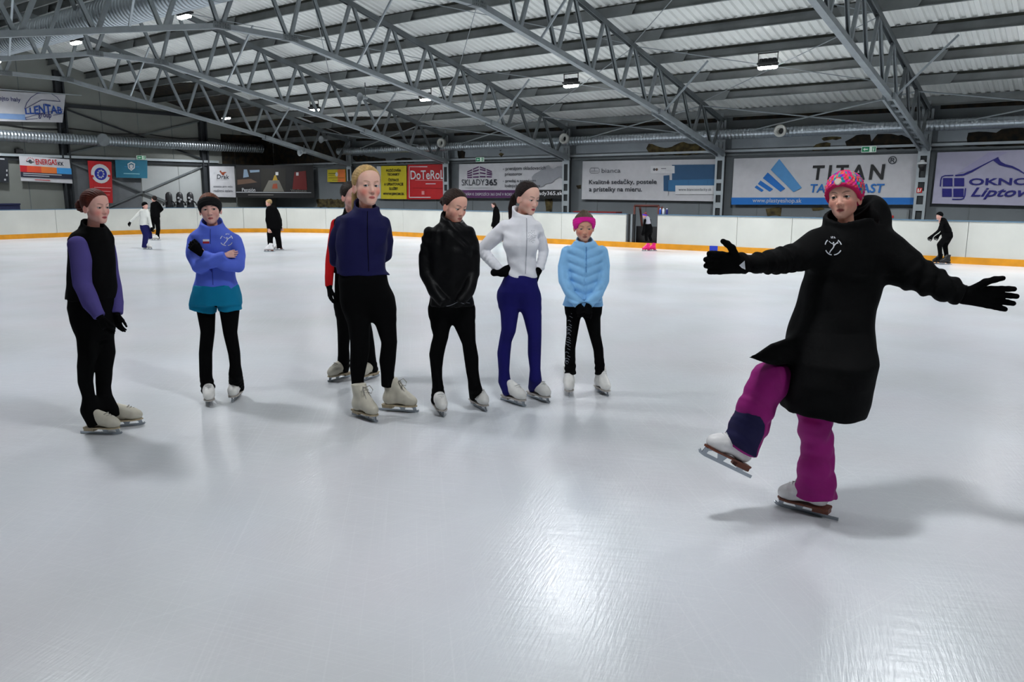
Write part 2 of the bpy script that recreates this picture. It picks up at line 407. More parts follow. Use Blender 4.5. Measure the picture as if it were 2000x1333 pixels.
for i in range(K):
    a=arc_pts(0,i+.004,i+.996); b=arc_pts(.05,i+.004,i+.996); seg_strip(a,b,KB,HB,'board_panel',board_m)
    seg_strip(arc_pts(-.012,i,i+1),arc_pts(.05,i,i+1),0,KB,'kick_strip',kick_m)
    seg_strip(arc_pts(-.01,i,i+1),arc_pts(.14,i,i+1),HB,HB+.025,'cap_rail',capr_m)
# kick strip marks
blue_mk=mat('kick_blue',L((20,50,170)),.5); red_mk=mat('kick_red',L((190,25,25)),.5)
MB().box(-9.75,-9.5,YB-.016,YB,0,KB+.002).build('kick_mark',blue_mk,barrier)
MB().box(-4.62,-4.42,YB-.016,YB,.1,KB+.01).build('kick_mark',red_mk,barrier)
# ------------------------------------------------------------------ lamps
lamp_e=mat('lamp_lens',(1,1,1),.3,emit=60.)
lamp_e.cycles.emission_sampling="NONE"
hous=mat('lamp_housing',(.02,.021,.023),.45)
def lamp_meshes():
    h=MB(); h.box(-.24,.24,-.12,.12,.05,.10)
    for dx in (-.17,-.06,.06,.17):
        h.lathe([(.05,.2),(.06,.18),(.085,.06),(.09,.0),(.07,.0)],'z',(dx,0,0),12)
    l=MB()
    for dx in (-.17,-.06,.06,.17): l.lathe([(.088,.02),(.088,-.02),(.07,-.05),(.03,-.065)],'z',(dx,0,0),12)
    b=MB(); b.bar((-.25,0,.1),(-.25,0,.34),.03,.012); b.bar((.25,0,.1),(.25,0,.34),.03,.012); b.bar((-.27,0,.34),(.27,0,.34),.04,.02,up=(0,1,0))
    return h.mesh('housing',hous),l.mesh('lens',lamp_e),b.mesh('bracket',hous)
lh,ll,lb=lamp_meshes()
names={(0,-7.85):'black LED floodlight under the roof above the blue mountain banner',
 (0,-13.85):'black LED floodlight under the roof above the sofa banner',(0,-19.85):'black LED floodlight glaring beside the truss above the storage banner',
 (0,-25.85):'small black LED floodlight above the yellow poster, second from the gable end',(0,-31.85):'small black LED floodlight in the dark corner nearest the gable wall',
 (1,-19.85):'black LED floodlight hung on wires under the ridge, beside the big duct',(1,-25.85):'black LED floodlight hung on wires under the ridge, nearest the white hall banner'}
def lamp(row,x,y,z,wire,power=1.):
    e=empty('floodlight',(x,y,z)); key=(row,round(x,2))
    tag(e,names.get(key,'black LED floodlight high over the near ice, outside the picture'),'lamp','LED floodlights')
    inst('housing',lh,e); inst('lens',ll,e); inst('bracket',lb,e)
    if wire:
        m=MB(); top=roof_z(y)+.25-z; m.rod((-.2,0,.34),(-.2,0,top),.006,5); m.rod((.2,0,.34),(.2,0,top),.006,5); m.build('wire',cab,e)
    ld=bpy.data.lights.new('floodlight_beam','SPOT'); ld.energy=LAMP_W*10*power; ld.color=LAMP_COL; ld.spot_size=math.radians(150); ld.spot_blend=.6; ld.shadow_soft_size=.22
    lo=bpy.data.objects.new('floodlight_beam',ld); lo.location=(0,0,-.06); link(lo,e)
for x in [-31.85+6*k for k in range(8)]:
    lamp(0,x,20.8,4.86,False)
    if x<0: lamp(1,x,11.94,6.12,True)
    if x<6: lamp(2,x,3.08,4.86,False,.42)
# measured joints in metres: x to the right, y away, z up, from the spot between the skates
PEOPLE={
'purple':dict(
  o=[-5.705,2.582,0.0],
  head=[0.074,0.0,1.603,0.216],
  vest=[[-0.013,-0.0,0.96,0.159,0.14],[0.004,0.0,1.046,0.158,0.145],[0.018,-0.0,1.154,0.15,0.145],[0.025,0.0,1.296,0.147,0.14],[0.03,0.0,1.38,0.14,0.13],[0.038,-0.0,1.419,0.116,0.11],[0.056,0.0,1.45,0.081,0.085]],
  collar=[[0.054,0.0,1.394,0.085],[0.063,0.0,1.485,0.072]],
  armL=[[0.014,-0.14,1.34,0.066],[0.032,-0.16,1.239,0.064],[0.033,-0.17,1.084,0.059],[0.09,-0.19,0.954,0.054],[0.156,-0.22,0.865,0.045]],
  armR=[[0.07,0.13,1.315,0.055],[0.083,0.13,1.178,0.051],[0.114,0.1,1.035,0.047],[0.139,0.06,0.931,0.047],[0.148,0.02,0.853,0.043]],
  pants=[[-0.006,-0.0,0.738,0.132,0.12],[-0.01,-0.0,0.811,0.142,0.14],[-0.01,0.0,0.902,0.151,0.145],[-0.003,0.0,0.993,0.145,0.13]],
  legL=[[-0.032,-0.05,0.819,0.079],[-0.033,-0.06,0.694,0.07],[-0.035,-0.07,0.58,0.063],[-0.063,-0.06,0.493,0.056],[-0.085,-0.04,0.377,0.049],[-0.074,-0.04,0.265,0.042],[-0.065,-0.05,0.174,0.066],[-0.064,-0.07,0.051,0.071]],
  legR=[[0.024,0.07,0.8,0.077],[0.023,0.07,0.671,0.066],[0.035,0.05,0.57,0.062],[0.004,0.06,0.448,0.055],[-0.014,0.07,0.313,0.048],[-0.01,0.06,0.239,0.054],[0.01,0.04,0.168,0.063],[0.025,0.02,0.109,0.067]],
  skL=[0.004,-0.074,0.0],
  skR=[0.065,0.102,0.0]),
'blue':dict(
  o=[-5.74,3.569,0.0],
  head=[-0.015,-0.0,1.567,0.223],
  top=[[-0.007,-0.0,0.937,0.174,0.12],[-0.005,-0.0,1.003,0.16,0.115],[0.0,-0.0,1.076,0.151,0.115],[0.007,0.0,1.198,0.161,0.12],[0.005,-0.0,1.299,0.176,0.115],[0.001,0.0,1.368,0.171,0.105],[-0.003,-0.0,1.4,0.134,0.09],[-0.004,0.0,1.432,0.088,0.075]],
  collar=[[-0.003,-0.0,1.392,0.093],[-0.006,0.0,1.472,0.079]],
  armL=[[-0.15,-0.01,1.312,0.056],[-0.142,-0.06,1.203,0.054],[-0.088,-0.12,1.124,0.053],[0.032,-0.17,1.161,0.05],[0.149,-0.155,1.211,0.04]],
  armR=[[0.169,-0.01,1.313,0.057],[0.205,-0.04,1.202,0.054],[0.213,-0.09,1.126,0.05],[0.133,-0.145,1.143,0.048],[0.023,-0.16,1.199,0.04],[-0.032,-0.135,1.221,0.034]],
  handL=[-0.049,-0.15,1.234],
  handR=[0.153,-0.155,1.215],
  shorts=[[-0.013,-0.0,0.813,0.201,0.14],[-0.008,0.0,0.892,0.188,0.135],[-0.005,0.0,0.97,0.174,0.12]],
  shL=[[-0.103,0.0,0.851,0.1],[-0.122,0.0,0.759,0.105]],
  shR=[[0.089,0.0,0.851,0.092],[0.097,0.0,0.76,0.092]],
  legL=[[-0.092,0.0,0.83,0.076],[-0.097,-0.0,0.755,0.072],[-0.088,-0.02,0.592,0.055],[-0.133,0.02,0.407,0.052],[-0.131,0.0,0.305,0.051],[-0.136,0.0,0.219,0.05],[-0.124,-0.02,0.1,0.062]],
  legR=[[0.093,0.0,0.83,0.08],[0.091,0.0,0.756,0.077],[0.092,-0.02,0.584,0.055],[0.1,0.02,0.408,0.048],[0.11,0.0,0.314,0.044],[0.107,0.0,0.241,0.055],[0.11,-0.02,0.135,0.061]],
  legpants=[[0.003,0.0,0.871,0.168,0.11],[-0.004,0.0,0.954,0.164,0.11]],
  skL=[-0.115,-0.017,0.0],
  skR=[0.061,0.116,0.0]),
'red':dict(
  o=[-5.528,4.777,0.0],
  head=[0.035,0.0,1.664,0.242],
  vest=[[0.011,0.0,0.984,0.161,0.12],[0.021,0.0,1.272,0.16,0.12],[0.027,-0.0,1.444,0.159,0.11],[0.019,0.0,1.48,0.123,0.09],[0.03,0.0,1.507,0.069,0.07]],
  collar=[[0.032,0.0,1.462,0.078],[0.03,0.0,1.534,0.068]],
  armL=[[-0.115,-0.0,1.417,0.045],[-0.144,-0.02,1.273,0.046],[-0.165,-0.04,1.093,0.044],[-0.177,-0.07,0.958,0.039],[-0.176,-0.09,0.869,0.034]],
  armR=[[0.167,0.0,1.418,0.046],[0.184,0.03,1.225,0.046],[0.17,0.02,1.042,0.042],[0.145,-0.02,0.885,0.037]],
  pants=[[0.011,0.0,0.672,0.16,0.12],[0.016,0.0,0.859,0.162,0.13],[0.018,0.0,1.007,0.154,0.12]],
  legL=[[-0.066,0.0,0.719,0.081],[-0.069,-0.01,0.58,0.072],[-0.074,-0.03,0.441,0.058],[-0.089,0.0,0.293,0.052],[-0.089,0.0,0.222,0.054],[-0.086,-0.02,0.135,0.08]],
  legR=[[0.095,-0.0,0.719,0.078],[0.096,-0.01,0.58,0.065],[0.133,-0.03,0.442,0.056],[0.149,-0.0,0.294,0.05],[0.15,-0.0,0.198,0.054],[0.153,-0.02,0.111,0.061]],
  skL=[-0.123,-0.001,0.0],
  skR=[0.142,0.001,0.0]),
'blonde':dict(
  o=[-4.476,4.167,0.0],
  head=[-0.089,-0.0,1.756,0.248],
  top=[[-0.145,-0.0,1.085,0.202,0.135],[-0.146,-0.0,1.108,0.192,0.135],[-0.149,0.0,1.205,0.182,0.135],[-0.139,0.0,1.32,0.195,0.14],[-0.128,-0.0,1.435,0.186,0.13],[-0.119,-0.0,1.515,0.161,0.115],[-0.111,-0.0,1.545,0.123,0.1],[-0.1,-0.0,1.572,0.09,0.085]],
  collar=[[-0.096,-0.0,1.53,0.1],[-0.101,-0.0,1.61,0.078]],
  armL=[[-0.287,0.02,1.453,0.062],[-0.352,0.08,1.296,0.062],[-0.369,0.12,1.183,0.051],[-0.289,0.2,1.129,0.04]],
  armR=[[0.022,0.02,1.469,0.054],[0.034,0.09,1.335,0.053],[0.012,0.14,1.222,0.047],[-0.098,0.21,1.136,0.04]],
  pants=[[-0.101,-0.0,0.814,0.194,0.13],[-0.119,-0.0,0.913,0.196,0.145],[-0.137,-0.0,1.038,0.185,0.14],[-0.136,-0.0,1.127,0.174,0.125]],
  legL=[[-0.198,-0.02,0.876,0.093],[-0.176,-0.04,0.741,0.086],[-0.166,-0.06,0.586,0.074],[-0.17,-0.05,0.505,0.074],[-0.19,-0.04,0.382,0.065],[-0.196,-0.05,0.283,0.05],[-0.19,-0.06,0.172,0.045]],
  legR=[[-0.019,-0.0,0.873,0.113],[0.025,-0.0,0.715,0.081],[0.052,-0.02,0.567,0.061],[0.045,-0.01,0.517,0.061],[0.029,0.01,0.412,0.064],[0.025,0.02,0.308,0.052],[0.024,0.02,0.201,0.05]],
  skL=[-0.133,-0.173,0.0],
  skR=[0.092,0.03,0.0]),
'black':dict(
  o=[-4.012,4.55,0.0],
  head=[-0.046,-0.0,1.599,0.221],
  top=[[-0.071,-0.01,0.85,0.17,0.14],[-0.074,0.0,0.931,0.161,0.14],[-0.075,0.0,1.049,0.163,0.14],[-0.07,0.0,1.185,0.175,0.14],[-0.074,-0.0,1.32,0.184,0.13],[-0.075,-0.0,1.416,0.158,0.115],[-0.069,-0.0,1.447,0.125,0.1],[-0.055,-0.0,1.478,0.085,0.08]],
  collar=[[-0.059,-0.0,1.44,0.088],[-0.07,0.0,1.519,0.077]],
  armL=[[-0.225,-0.01,1.386,0.058],[-0.259,-0.01,1.225,0.055],[-0.254,-0.04,1.092,0.054],[-0.19,-0.12,0.966,0.046],[-0.11,-0.17,0.888,0.038]],
  armR=[[0.068,-0.01,1.387,0.058],[0.097,0.0,1.225,0.055],[0.094,-0.04,1.093,0.055],[0.059,-0.12,0.966,0.046],[0.004,-0.17,0.888,0.038]],
  pants=[[-0.072,0.0,0.828,0.17,0.13],[-0.072,0.0,0.864,0.167,0.14],[-0.074,0.0,0.911,0.161,0.13]],
  legL=[[-0.153,-0.0,0.785,0.09],[-0.156,-0.01,0.691,0.077],[-0.154,-0.02,0.608,0.059],[-0.177,-0.0,0.532,0.059],[-0.194,0.02,0.455,0.058],[-0.195,0.01,0.348,0.046],[-0.191,-0.0,0.264,0.042],[-0.186,-0.0,0.219,0.044],[-0.176,-0.02,0.092,0.054]],
  legR=[[0.013,-0.0,0.785,0.092],[0.032,-0.01,0.691,0.08],[0.061,-0.02,0.557,0.054],[0.077,0.02,0.428,0.057],[0.084,0.01,0.328,0.05],[0.094,0.01,0.266,0.048],[0.102,-0.0,0.207,0.052],[0.122,-0.02,0.134,0.052]],
  skL=[-0.176,-0.016,0.0],
  skR=[0.124,0.122,0.0]),
'white':dict(
  o=[-3.819,5.117,0.0],
  head=[0.008,-0.0,1.658,0.224],
  top=[[-0.029,-0.0,1.031,0.123,0.115],[-0.028,-0.0,1.117,0.113,0.11],[-0.034,-0.0,1.199,0.118,0.12],[-0.038,-0.01,1.289,0.135,0.135],[-0.04,-0.0,1.382,0.142,0.12],[-0.035,-0.0,1.45,0.138,0.105],[-0.028,-0.0,1.482,0.106,0.09],[-0.019,0.0,1.507,0.073,0.075]],
  collar=[[-0.027,-0.0,1.467,0.081],[-0.036,0.0,1.559,0.071]],
  armL=[[-0.161,-0.0,1.426,0.061],[-0.256,0.02,1.336,0.058],[-0.347,0.04,1.245,0.048],[-0.272,-0.0,1.15,0.045],[-0.206,-0.04,1.084,0.037]],
  armR=[[0.083,-0.0,1.427,0.048],[0.122,0.05,1.327,0.045],[0.149,0.09,1.234,0.041],[0.132,0.06,1.154,0.039],[0.111,0.04,1.081,0.033]],
  handL=[-0.193,-0.05,1.073],
  handR=[0.107,0.03,1.078],
  pants=[[-0.054,0.0,0.853,0.161,0.12],[-0.06,-0.0,0.915,0.159,0.135],[-0.044,-0.0,0.994,0.142,0.125],[-0.032,-0.0,1.06,0.125,0.11]],
  legL=[[-0.133,-0.0,0.869,0.082],[-0.128,-0.01,0.712,0.071],[-0.134,-0.02,0.6,0.06],[-0.159,-0.0,0.512,0.052],[-0.173,0.01,0.404,0.055],[-0.172,-0.0,0.256,0.045],[-0.168,-0.0,0.169,0.052],[-0.142,-0.02,0.061,0.057]],
  legR=[[0.031,-0.0,0.87,0.089],[0.059,-0.01,0.712,0.075],[0.078,-0.02,0.559,0.056],[0.077,0.01,0.404,0.055],[0.084,-0.0,0.269,0.045],[0.086,-0.0,0.191,0.053],[0.096,-0.02,0.101,0.059]],
  skL=[-0.102,-0.066,0.0],
  skR=[0.107,0.05,0.0]),
'child':dict(
  o=[-3.583,5.673,0.0],
  head=[-0.035,-0.0,1.419,0.208],
  top=[[-0.036,-0.0,0.758,0.173,0.125],[-0.033,0.0,0.81,0.16,0.125],[-0.024,-0.0,0.897,0.141,0.12],[-0.024,0.0,1.005,0.134,0.12],[-0.028,0.0,1.134,0.148,0.115],[-0.029,-0.0,1.236,0.147,0.1],[-0.03,-0.0,1.262,0.117,0.09],[-0.028,0.0,1.288,0.076,0.075]],
  collar=[[-0.028,-0.0,1.254,0.081],[-0.029,0.0,1.313,0.068]],
  armL=[[-0.177,-0.01,1.212,0.049],[-0.202,-0.02,1.093,0.047],[-0.199,-0.06,0.977,0.047],[-0.151,-0.13,0.874,0.042],[-0.086,-0.18,0.788,0.04]],
  armR=[[0.117,-0.01,1.212,0.049],[0.14,-0.02,1.094,0.047],[0.13,-0.06,0.978,0.047],[0.074,-0.13,0.875,0.042],[-0.001,-0.18,0.788,0.04]],
  pants=[[-0.031,0.0,0.762,0.147,0.115],[-0.032,0.0,0.81,0.147,0.115]],
  legL=[[-0.111,-0.0,0.732,0.067],[-0.113,-0.01,0.667,0.061],[-0.125,-0.03,0.508,0.048],[-0.136,0.01,0.39,0.046],[-0.135,0.0,0.302,0.046],[-0.133,-0.01,0.161,0.051]],
  legR=[[0.047,0.0,0.732,0.074],[0.046,-0.01,0.668,0.071],[0.071,-0.03,0.508,0.049],[0.106,0.01,0.381,0.044],[0.115,0.0,0.28,0.042],[0.126,-0.01,0.161,0.046]],
  skL=[-0.143,-0.019,0.0],
  skR=[0.14,-0.017,0.0]),
'coach':dict(
  o=[-1.216,4.182,0.0],
  head=[0.059,-0.0,1.679,0.209],
  top=[[0.008,-0.055,0.594,0.194,0.25],[0.009,-0.06,0.656,0.206,0.255],[0.013,-0.075,0.763,0.208,0.27],[0.024,-0.07,0.869,0.207,0.265],[0.04,-0.03,0.936,0.207,0.23],[0.057,-0.0,1.016,0.202,0.2],[0.076,0.015,1.121,0.191,0.18],[0.103,0.02,1.266,0.188,0.17],[0.116,0.02,1.331,0.198,0.17],[0.133,0.02,1.409,0.211,0.165],[0.133,0.02,1.472,0.2,0.155],[0.136,0.02,1.508,0.168,0.14],[0.143,0.02,1.539,0.137,0.12]],
  armL=[[-0.048,-0.02,1.433,0.092],[-0.169,-0.08,1.383,0.074],[-0.29,-0.14,1.368,0.059],[-0.405,-0.19,1.365,0.049],[-0.498,-0.22,1.362,0.044]],
  armR=[[0.269,-0.02,1.403,0.108],[0.357,-0.08,1.341,0.097],[0.434,-0.14,1.284,0.078],[0.512,-0.19,1.244,0.067],[0.591,-0.22,1.213,0.054]],
  collar=[[0.139,0.02,1.487,0.146],[0.078,-0.01,1.588,0.118]],
  hood=[0.23,0.1,1.567],
  handL=[-0.498,-0.22,1.36],
  handR=[0.596,-0.22,1.213],
  hLtip=[-0.668,-0.27,1.376],
  hRtip=[0.73,-0.27,1.207],
  flap=[[-0.121,-0.05,0.908],[-0.268,-0.1,0.907],[-0.401,-0.15,0.89],[-0.373,-0.16,0.882],[-0.175,-0.12,0.874]],
  thigh=[[0.032,0.06,0.745,0.108],[-0.119,-0.0,0.751,0.096],[-0.272,-0.07,0.74,0.09]],
  legL=[[-0.283,-0.07,0.756,0.092],[-0.308,-0.08,0.71,0.083],[-0.338,-0.08,0.601,0.095],[-0.36,-0.08,0.519,0.096],[-0.409,-0.08,0.391,0.089]],
  legR=[[0.019,0.06,0.842,0.115],[0.012,0.05,0.678,0.098],[-0.002,0.02,0.602,0.086],[0.007,-0.0,0.507,0.083],[0.036,0.02,0.348,0.083],[0.027,0.0,0.269,0.092],[0.034,0.0,0.183,0.096],[0.033,0.0,0.102,0.103]],
  skToe=[-0.625,-0.11,0.371],
  skHeel=[-0.337,-0.06,0.219],
  skR=[0.0,0.0,0.0]),
'f_white':dict(
  o=[-23.27,12.268,0.0],
  head=[0.037,-0.0,1.284,0.202],
  top=[[-0.059,0.0,0.713,0.126,0.13],[-0.025,0.0,0.939,0.117,0.11],[-0.007,-0.0,1.119,0.129,0.11],[0.013,0.0,1.179,0.099,0.09]],
  hips=[[-0.033,0.0,0.622,0.099,0.12],[-0.053,-0.0,0.743,0.114,0.12]],
  armL=[[-0.107,0.0,1.104,0.055],[-0.248,-0.05,0.955,0.046],[-0.398,-0.08,0.806,0.036]],
  armR=[[0.09,0.0,1.089,0.051],[0.154,-0.05,0.866,0.046],[0.189,-0.05,0.64,0.037]],
  legL=[[-0.056,-0.0,0.622,0.1],[0.002,-0.03,0.412,0.084],[-0.061,0.0,0.183,0.076],[-0.073,0.0,0.046,0.092]],
  legR=[[0.013,0.05,0.62,0.084],[0.093,0.05,0.469,0.061],[0.064,0.12,0.313,0.054]],
  skL=[0.0,0.0,0.0],
  skR=[-0.625,1.606,0.0]),
'f_black':dict(
  o=[-27.472,14.849,0.0],
  head=[0.025,0.0,1.436,0.222],
  top=[[0.023,0.0,0.793,0.159,0.12],[0.037,0.0,1.026,0.154,0.11],[0.06,-0.0,1.258,0.149,0.11],[0.062,0.0,1.347,0.1,0.08]],
  hips=[[0.006,0.0,0.649,0.137,0.12],[0.027,0.0,0.847,0.15,0.12]],
  armL=[[-0.062,0.0,1.258,0.051],[-0.108,0.0,1.026,0.045],[-0.072,-0.1,0.814,0.04]],
  armR=[[0.19,0.0,1.241,0.054],[0.251,0.08,1.078,0.047],[0.125,0.1,0.97,0.04]],
  legL=[[-0.071,0.0,0.703,0.082],[-0.136,0.1,0.556,0.066],[-0.21,0.3,0.402,0.055]],
  legR=[[0.072,0.0,0.668,0.09],[0.085,0.0,0.38,0.073],[0.04,0.0,0.163,0.066],[0.03,0.0,0.036,0.082]],
  skL=[-1.126,2.296,0.0],
  skR=[0.049,-0.152,0.0]),
'f_blond':dict(
  o=[-19.838,14.247,0.0],
  head=[-0.068,0.0,1.373,0.197],
  top=[[0.071,0.0,0.638,0.216,0.16],[0.057,0.0,0.786,0.209,0.16],[0.037,0.0,0.963,0.194,0.15],[0.009,-0.0,1.212,0.16,0.13],[0.031,0.0,1.285,0.126,0.1]],
  hips=[[0.037,0.0,0.476,0.191,0.14],[0.064,0.0,0.698,0.198,0.14]],
  armL=[[-0.071,-0.1,1.171,0.059],[-0.095,-0.12,0.893,0.054],[-0.065,-0.14,0.645,0.044]],
  armR=[[0.127,0.08,1.152,0.06],[0.212,0.1,0.886,0.054],[0.224,0.1,0.694,0.048]],
  legL=[[-0.049,-0.05,0.478,0.089],[-0.066,-0.05,0.301,0.08],[-0.056,-0.05,0.07,0.074]],
  legR=[[0.114,0.08,0.472,0.09],[0.142,0.08,0.293,0.084],[0.155,0.1,0.068,0.075]],
  skL=[0.017,-0.407,0.0],
  skR=[0.043,0.423,0.0]),
'f_dark':dict(
  o=[-17.104,21.3,0.0],
  head=[-0.128,0.0,1.265,0.163],
  top=[[-0.06,-0.0,0.596,0.096,0.1],[-0.038,0.0,0.854,0.091,0.1],[-0.033,-0.0,1.128,0.086,0.09],[-0.041,-0.0,1.196,0.06,0.07]],
  hips=[[-0.052,0.0,0.493,0.104,0.1],[-0.059,0.0,0.648,0.096,0.1]],
  armL=[[-0.101,-0.05,1.095,0.038],[-0.118,-0.1,0.874,0.035],[-0.152,-0.15,0.671,0.028]],
  armR=[[0.035,0.05,1.093,0.039],[0.07,0.05,0.853,0.035],[0.036,-0.0,0.648,0.028]],
  legL=[[-0.086,-0.0,0.493,0.061],[-0.052,-0.0,0.286,0.052],[0.0,-0.0,0.095,0.046]],
  legR=[[-0.001,0.1,0.489,0.061],[0.034,0.1,0.281,0.052],[0.068,0.15,0.104,0.045]],
  skL=[-0.017,-0.001,0.0],
  skR=[0.078,0.572,0.0]),
'f_pink':dict(
  o=[-11.223,21.138,0.0],
  head=[-0.169,-0.0,1.029,0.155],
  top=[[-0.075,-0.0,0.785,0.101,0.11],[-0.099,-0.0,0.933,0.09,0.1],[-0.101,0.0,0.992,0.068,0.08]],
  hips=[[-0.042,-0.0,0.561,0.112,0.12],[-0.037,-0.0,0.666,0.12,0.13],[-0.076,-0.0,0.814,0.101,0.1]],
  armL=[[-0.163,-0.08,0.906,0.038],[-0.192,-0.1,0.759,0.035],[-0.219,-0.12,0.582,0.03]],
  armR=[[-0.002,0.08,0.901,0.039],[0.022,0.1,0.736,0.035],[-0.046,0.12,0.616,0.031]],
  legL=[[-0.095,-0.0,0.576,0.064],[-0.11,-0.03,0.429,0.051],[-0.093,-0.0,0.293,0.043]],
  legR=[[0.04,0.08,0.573,0.063],[0.001,0.05,0.44,0.052],[0.068,0.1,0.287,0.042]],
  skL=[-0.076,-0.002,0.0],
  skR=[0.117,0.107,0.0]),
'f_crouch':dict(
  o=[-3.587,21.638,0.0],
  head=[-0.16,0.0,1.158,0.176],
  top=[[0.059,-0.0,0.757,0.111,0.14],[0.015,0.0,0.879,0.104,0.14],[-0.045,-0.0,1.025,0.077,0.12],[-0.06,-0.0,1.085,0.061,0.09]],
  hips=[[0.082,-0.0,0.598,0.081,0.12],[0.085,-0.0,0.659,0.114,0.15],[0.058,-0.0,0.793,0.113,0.14]],
  armL=[[-0.118,-0.08,0.991,0.044],[-0.195,-0.12,0.823,0.036],[-0.357,-0.15,0.691,0.032]],
  armR=[[0.064,0.12,0.972,0.042],[0.057,0.14,0.787,0.037],[-0.079,0.1,0.69,0.03]],
  legL=[[0.042,-0.05,0.662,0.08],[-0.117,-0.06,0.479,0.062],[-0.066,-0.02,0.304,0.049],[-0.027,-0.0,0.142,0.052]],
  legR=[[0.163,0.08,0.643,0.081],[0.08,0.06,0.447,0.062],[0.151,0.1,0.259,0.052],[0.176,0.1,0.135,0.053]],
  skL=[-0.001,0.14,0.0],
  skR=[0.075,-0.068,0.0]),
}
PX={"blue_emblem":[0.134,1.327],"blue_flag":[-0.015,1.319],"black_pk":[[-0.098,0.86],[-0.01,0.895],[0.013,0.891],[0.074,0.876]],"white_crest":[0.048,1.36],"coach_patch":[[-0.488,0.445],[-0.47,0.542],[-0.452,0.591],[-0.398,0.602],[-0.343,0.591],[-0.314,0.548],[-0.313,0.489],[-0.345,0.363]],"coach_emblem":[-0.018,1.439],"coach_tag":[-0.511,1.362]}
# ------------------------------------------------------------------ people: implicit surfaces -> meshes
f32=np.float32
def cap(P,a,b,ra,rb):
    a=np.asarray(a,f32);ba=np.asarray(b,f32)-a;pa=P-a
    t=np.clip(pa@ba/max(float(ba@ba),1e-9),0,1).astype(f32)
    q=pa-t[:,None]*ba
    return np.sqrt((q*q).sum(1))-(ra+(rb-ra)*t)
def ell(P,c,r,R=None):
    q=P-np.asarray(c,f32)
    if R is not None: q=q@np.asarray(R,f32)
    r=np.asarray(r,f32); k=np.sqrt(((q/r)**2).sum(1)); 
    return (k-1)*float(r.min())
def smin(a,b,k):
    h=np.clip(.5+.5*(b-a)/k,0,1); return b+(a-b)*h-k*h*(1-h)
def smax(a,b,k): return -smin(-a,-b,k)
def chain(P,pts,flat_end=True,flat_start=False,ring=None,k=0.):
    """pts rows (x,y,z,r); returns distance"""
    pts=np.asarray(pts,f32); best=None; s0=0.; 
    for i in range(len(pts)-1):
        a,b=pts[i,:3],pts[i+1,:3]; ba=b-a; Ln=float(np.sqrt(ba@ba)); pa=P-a
        t=np.clip(pa@ba/max(Ln*Ln,1e-9),0,1); q=pa-t[:,None]*ba
        rr=pts[i,3]+(pts[i+1,3]-pts[i,3])*t
        if ring: rr=rr+ring[0]*np.sin((s0+t*Ln)*2*math.pi/ring[1]+2.2*np.sin(pa@np.array([23.,17.,11.],f32)))*np.clip(((s0+t*Ln)-ring[2])/.08,0,1)
        d=np.sqrt((q*q).sum(1))-rr
        if i==len(pts)-2 and flat_end: d=np.maximum(d,pa@(ba/Ln)-Ln)
        if i==0 and flat_start: d=np.maximum(d,-(pa@(ba/Ln)))
        best=d if best is None else (np.minimum(best,d) if not k else smin(best,d,k)); s0+=Ln
    return best
def loft(P,rows,ex=2.3):
    """rows (cx,cy,z,hw,hd) from bottom to top: stacked ellipses"""
    R=np.asarray(rows,f32); z=np.clip(P[:,2],R[0,2],R[-1,2])
    c=[np.interp(z,R[:,2],R[:,j]).astype(f32) for j in (0,1,3,4)]
    x=np.abs(P[:,0]-c[0])/c[2]; y=np.abs(P[:,1]-c[1])/c[3]
    k=(x**ex+y**ex)**(1/ex); d=(k-1)*np.minimum(c[2],c[3])
    return np.maximum(d,np.maximum(R[0,2]-P[:,2],P[:,2]-R[-1,2]))
_nr=np.random.RandomState(3)
_NK=[(_nr.normal(size=3),_nr.uniform(0,6.28)) for _ in range(10)]
def wob(P,freq,amp,st=(1,1,1)):
    Q=P*np.asarray(st,f32)*freq; s=0
    for kv,ph in _NK[:6]:
        s=s+np.sin(Q@(kv.astype(f32))+ph+1.3*np.sin(Q@_NK[7][0].astype(f32)*.5))
    return s*(amp/3.)
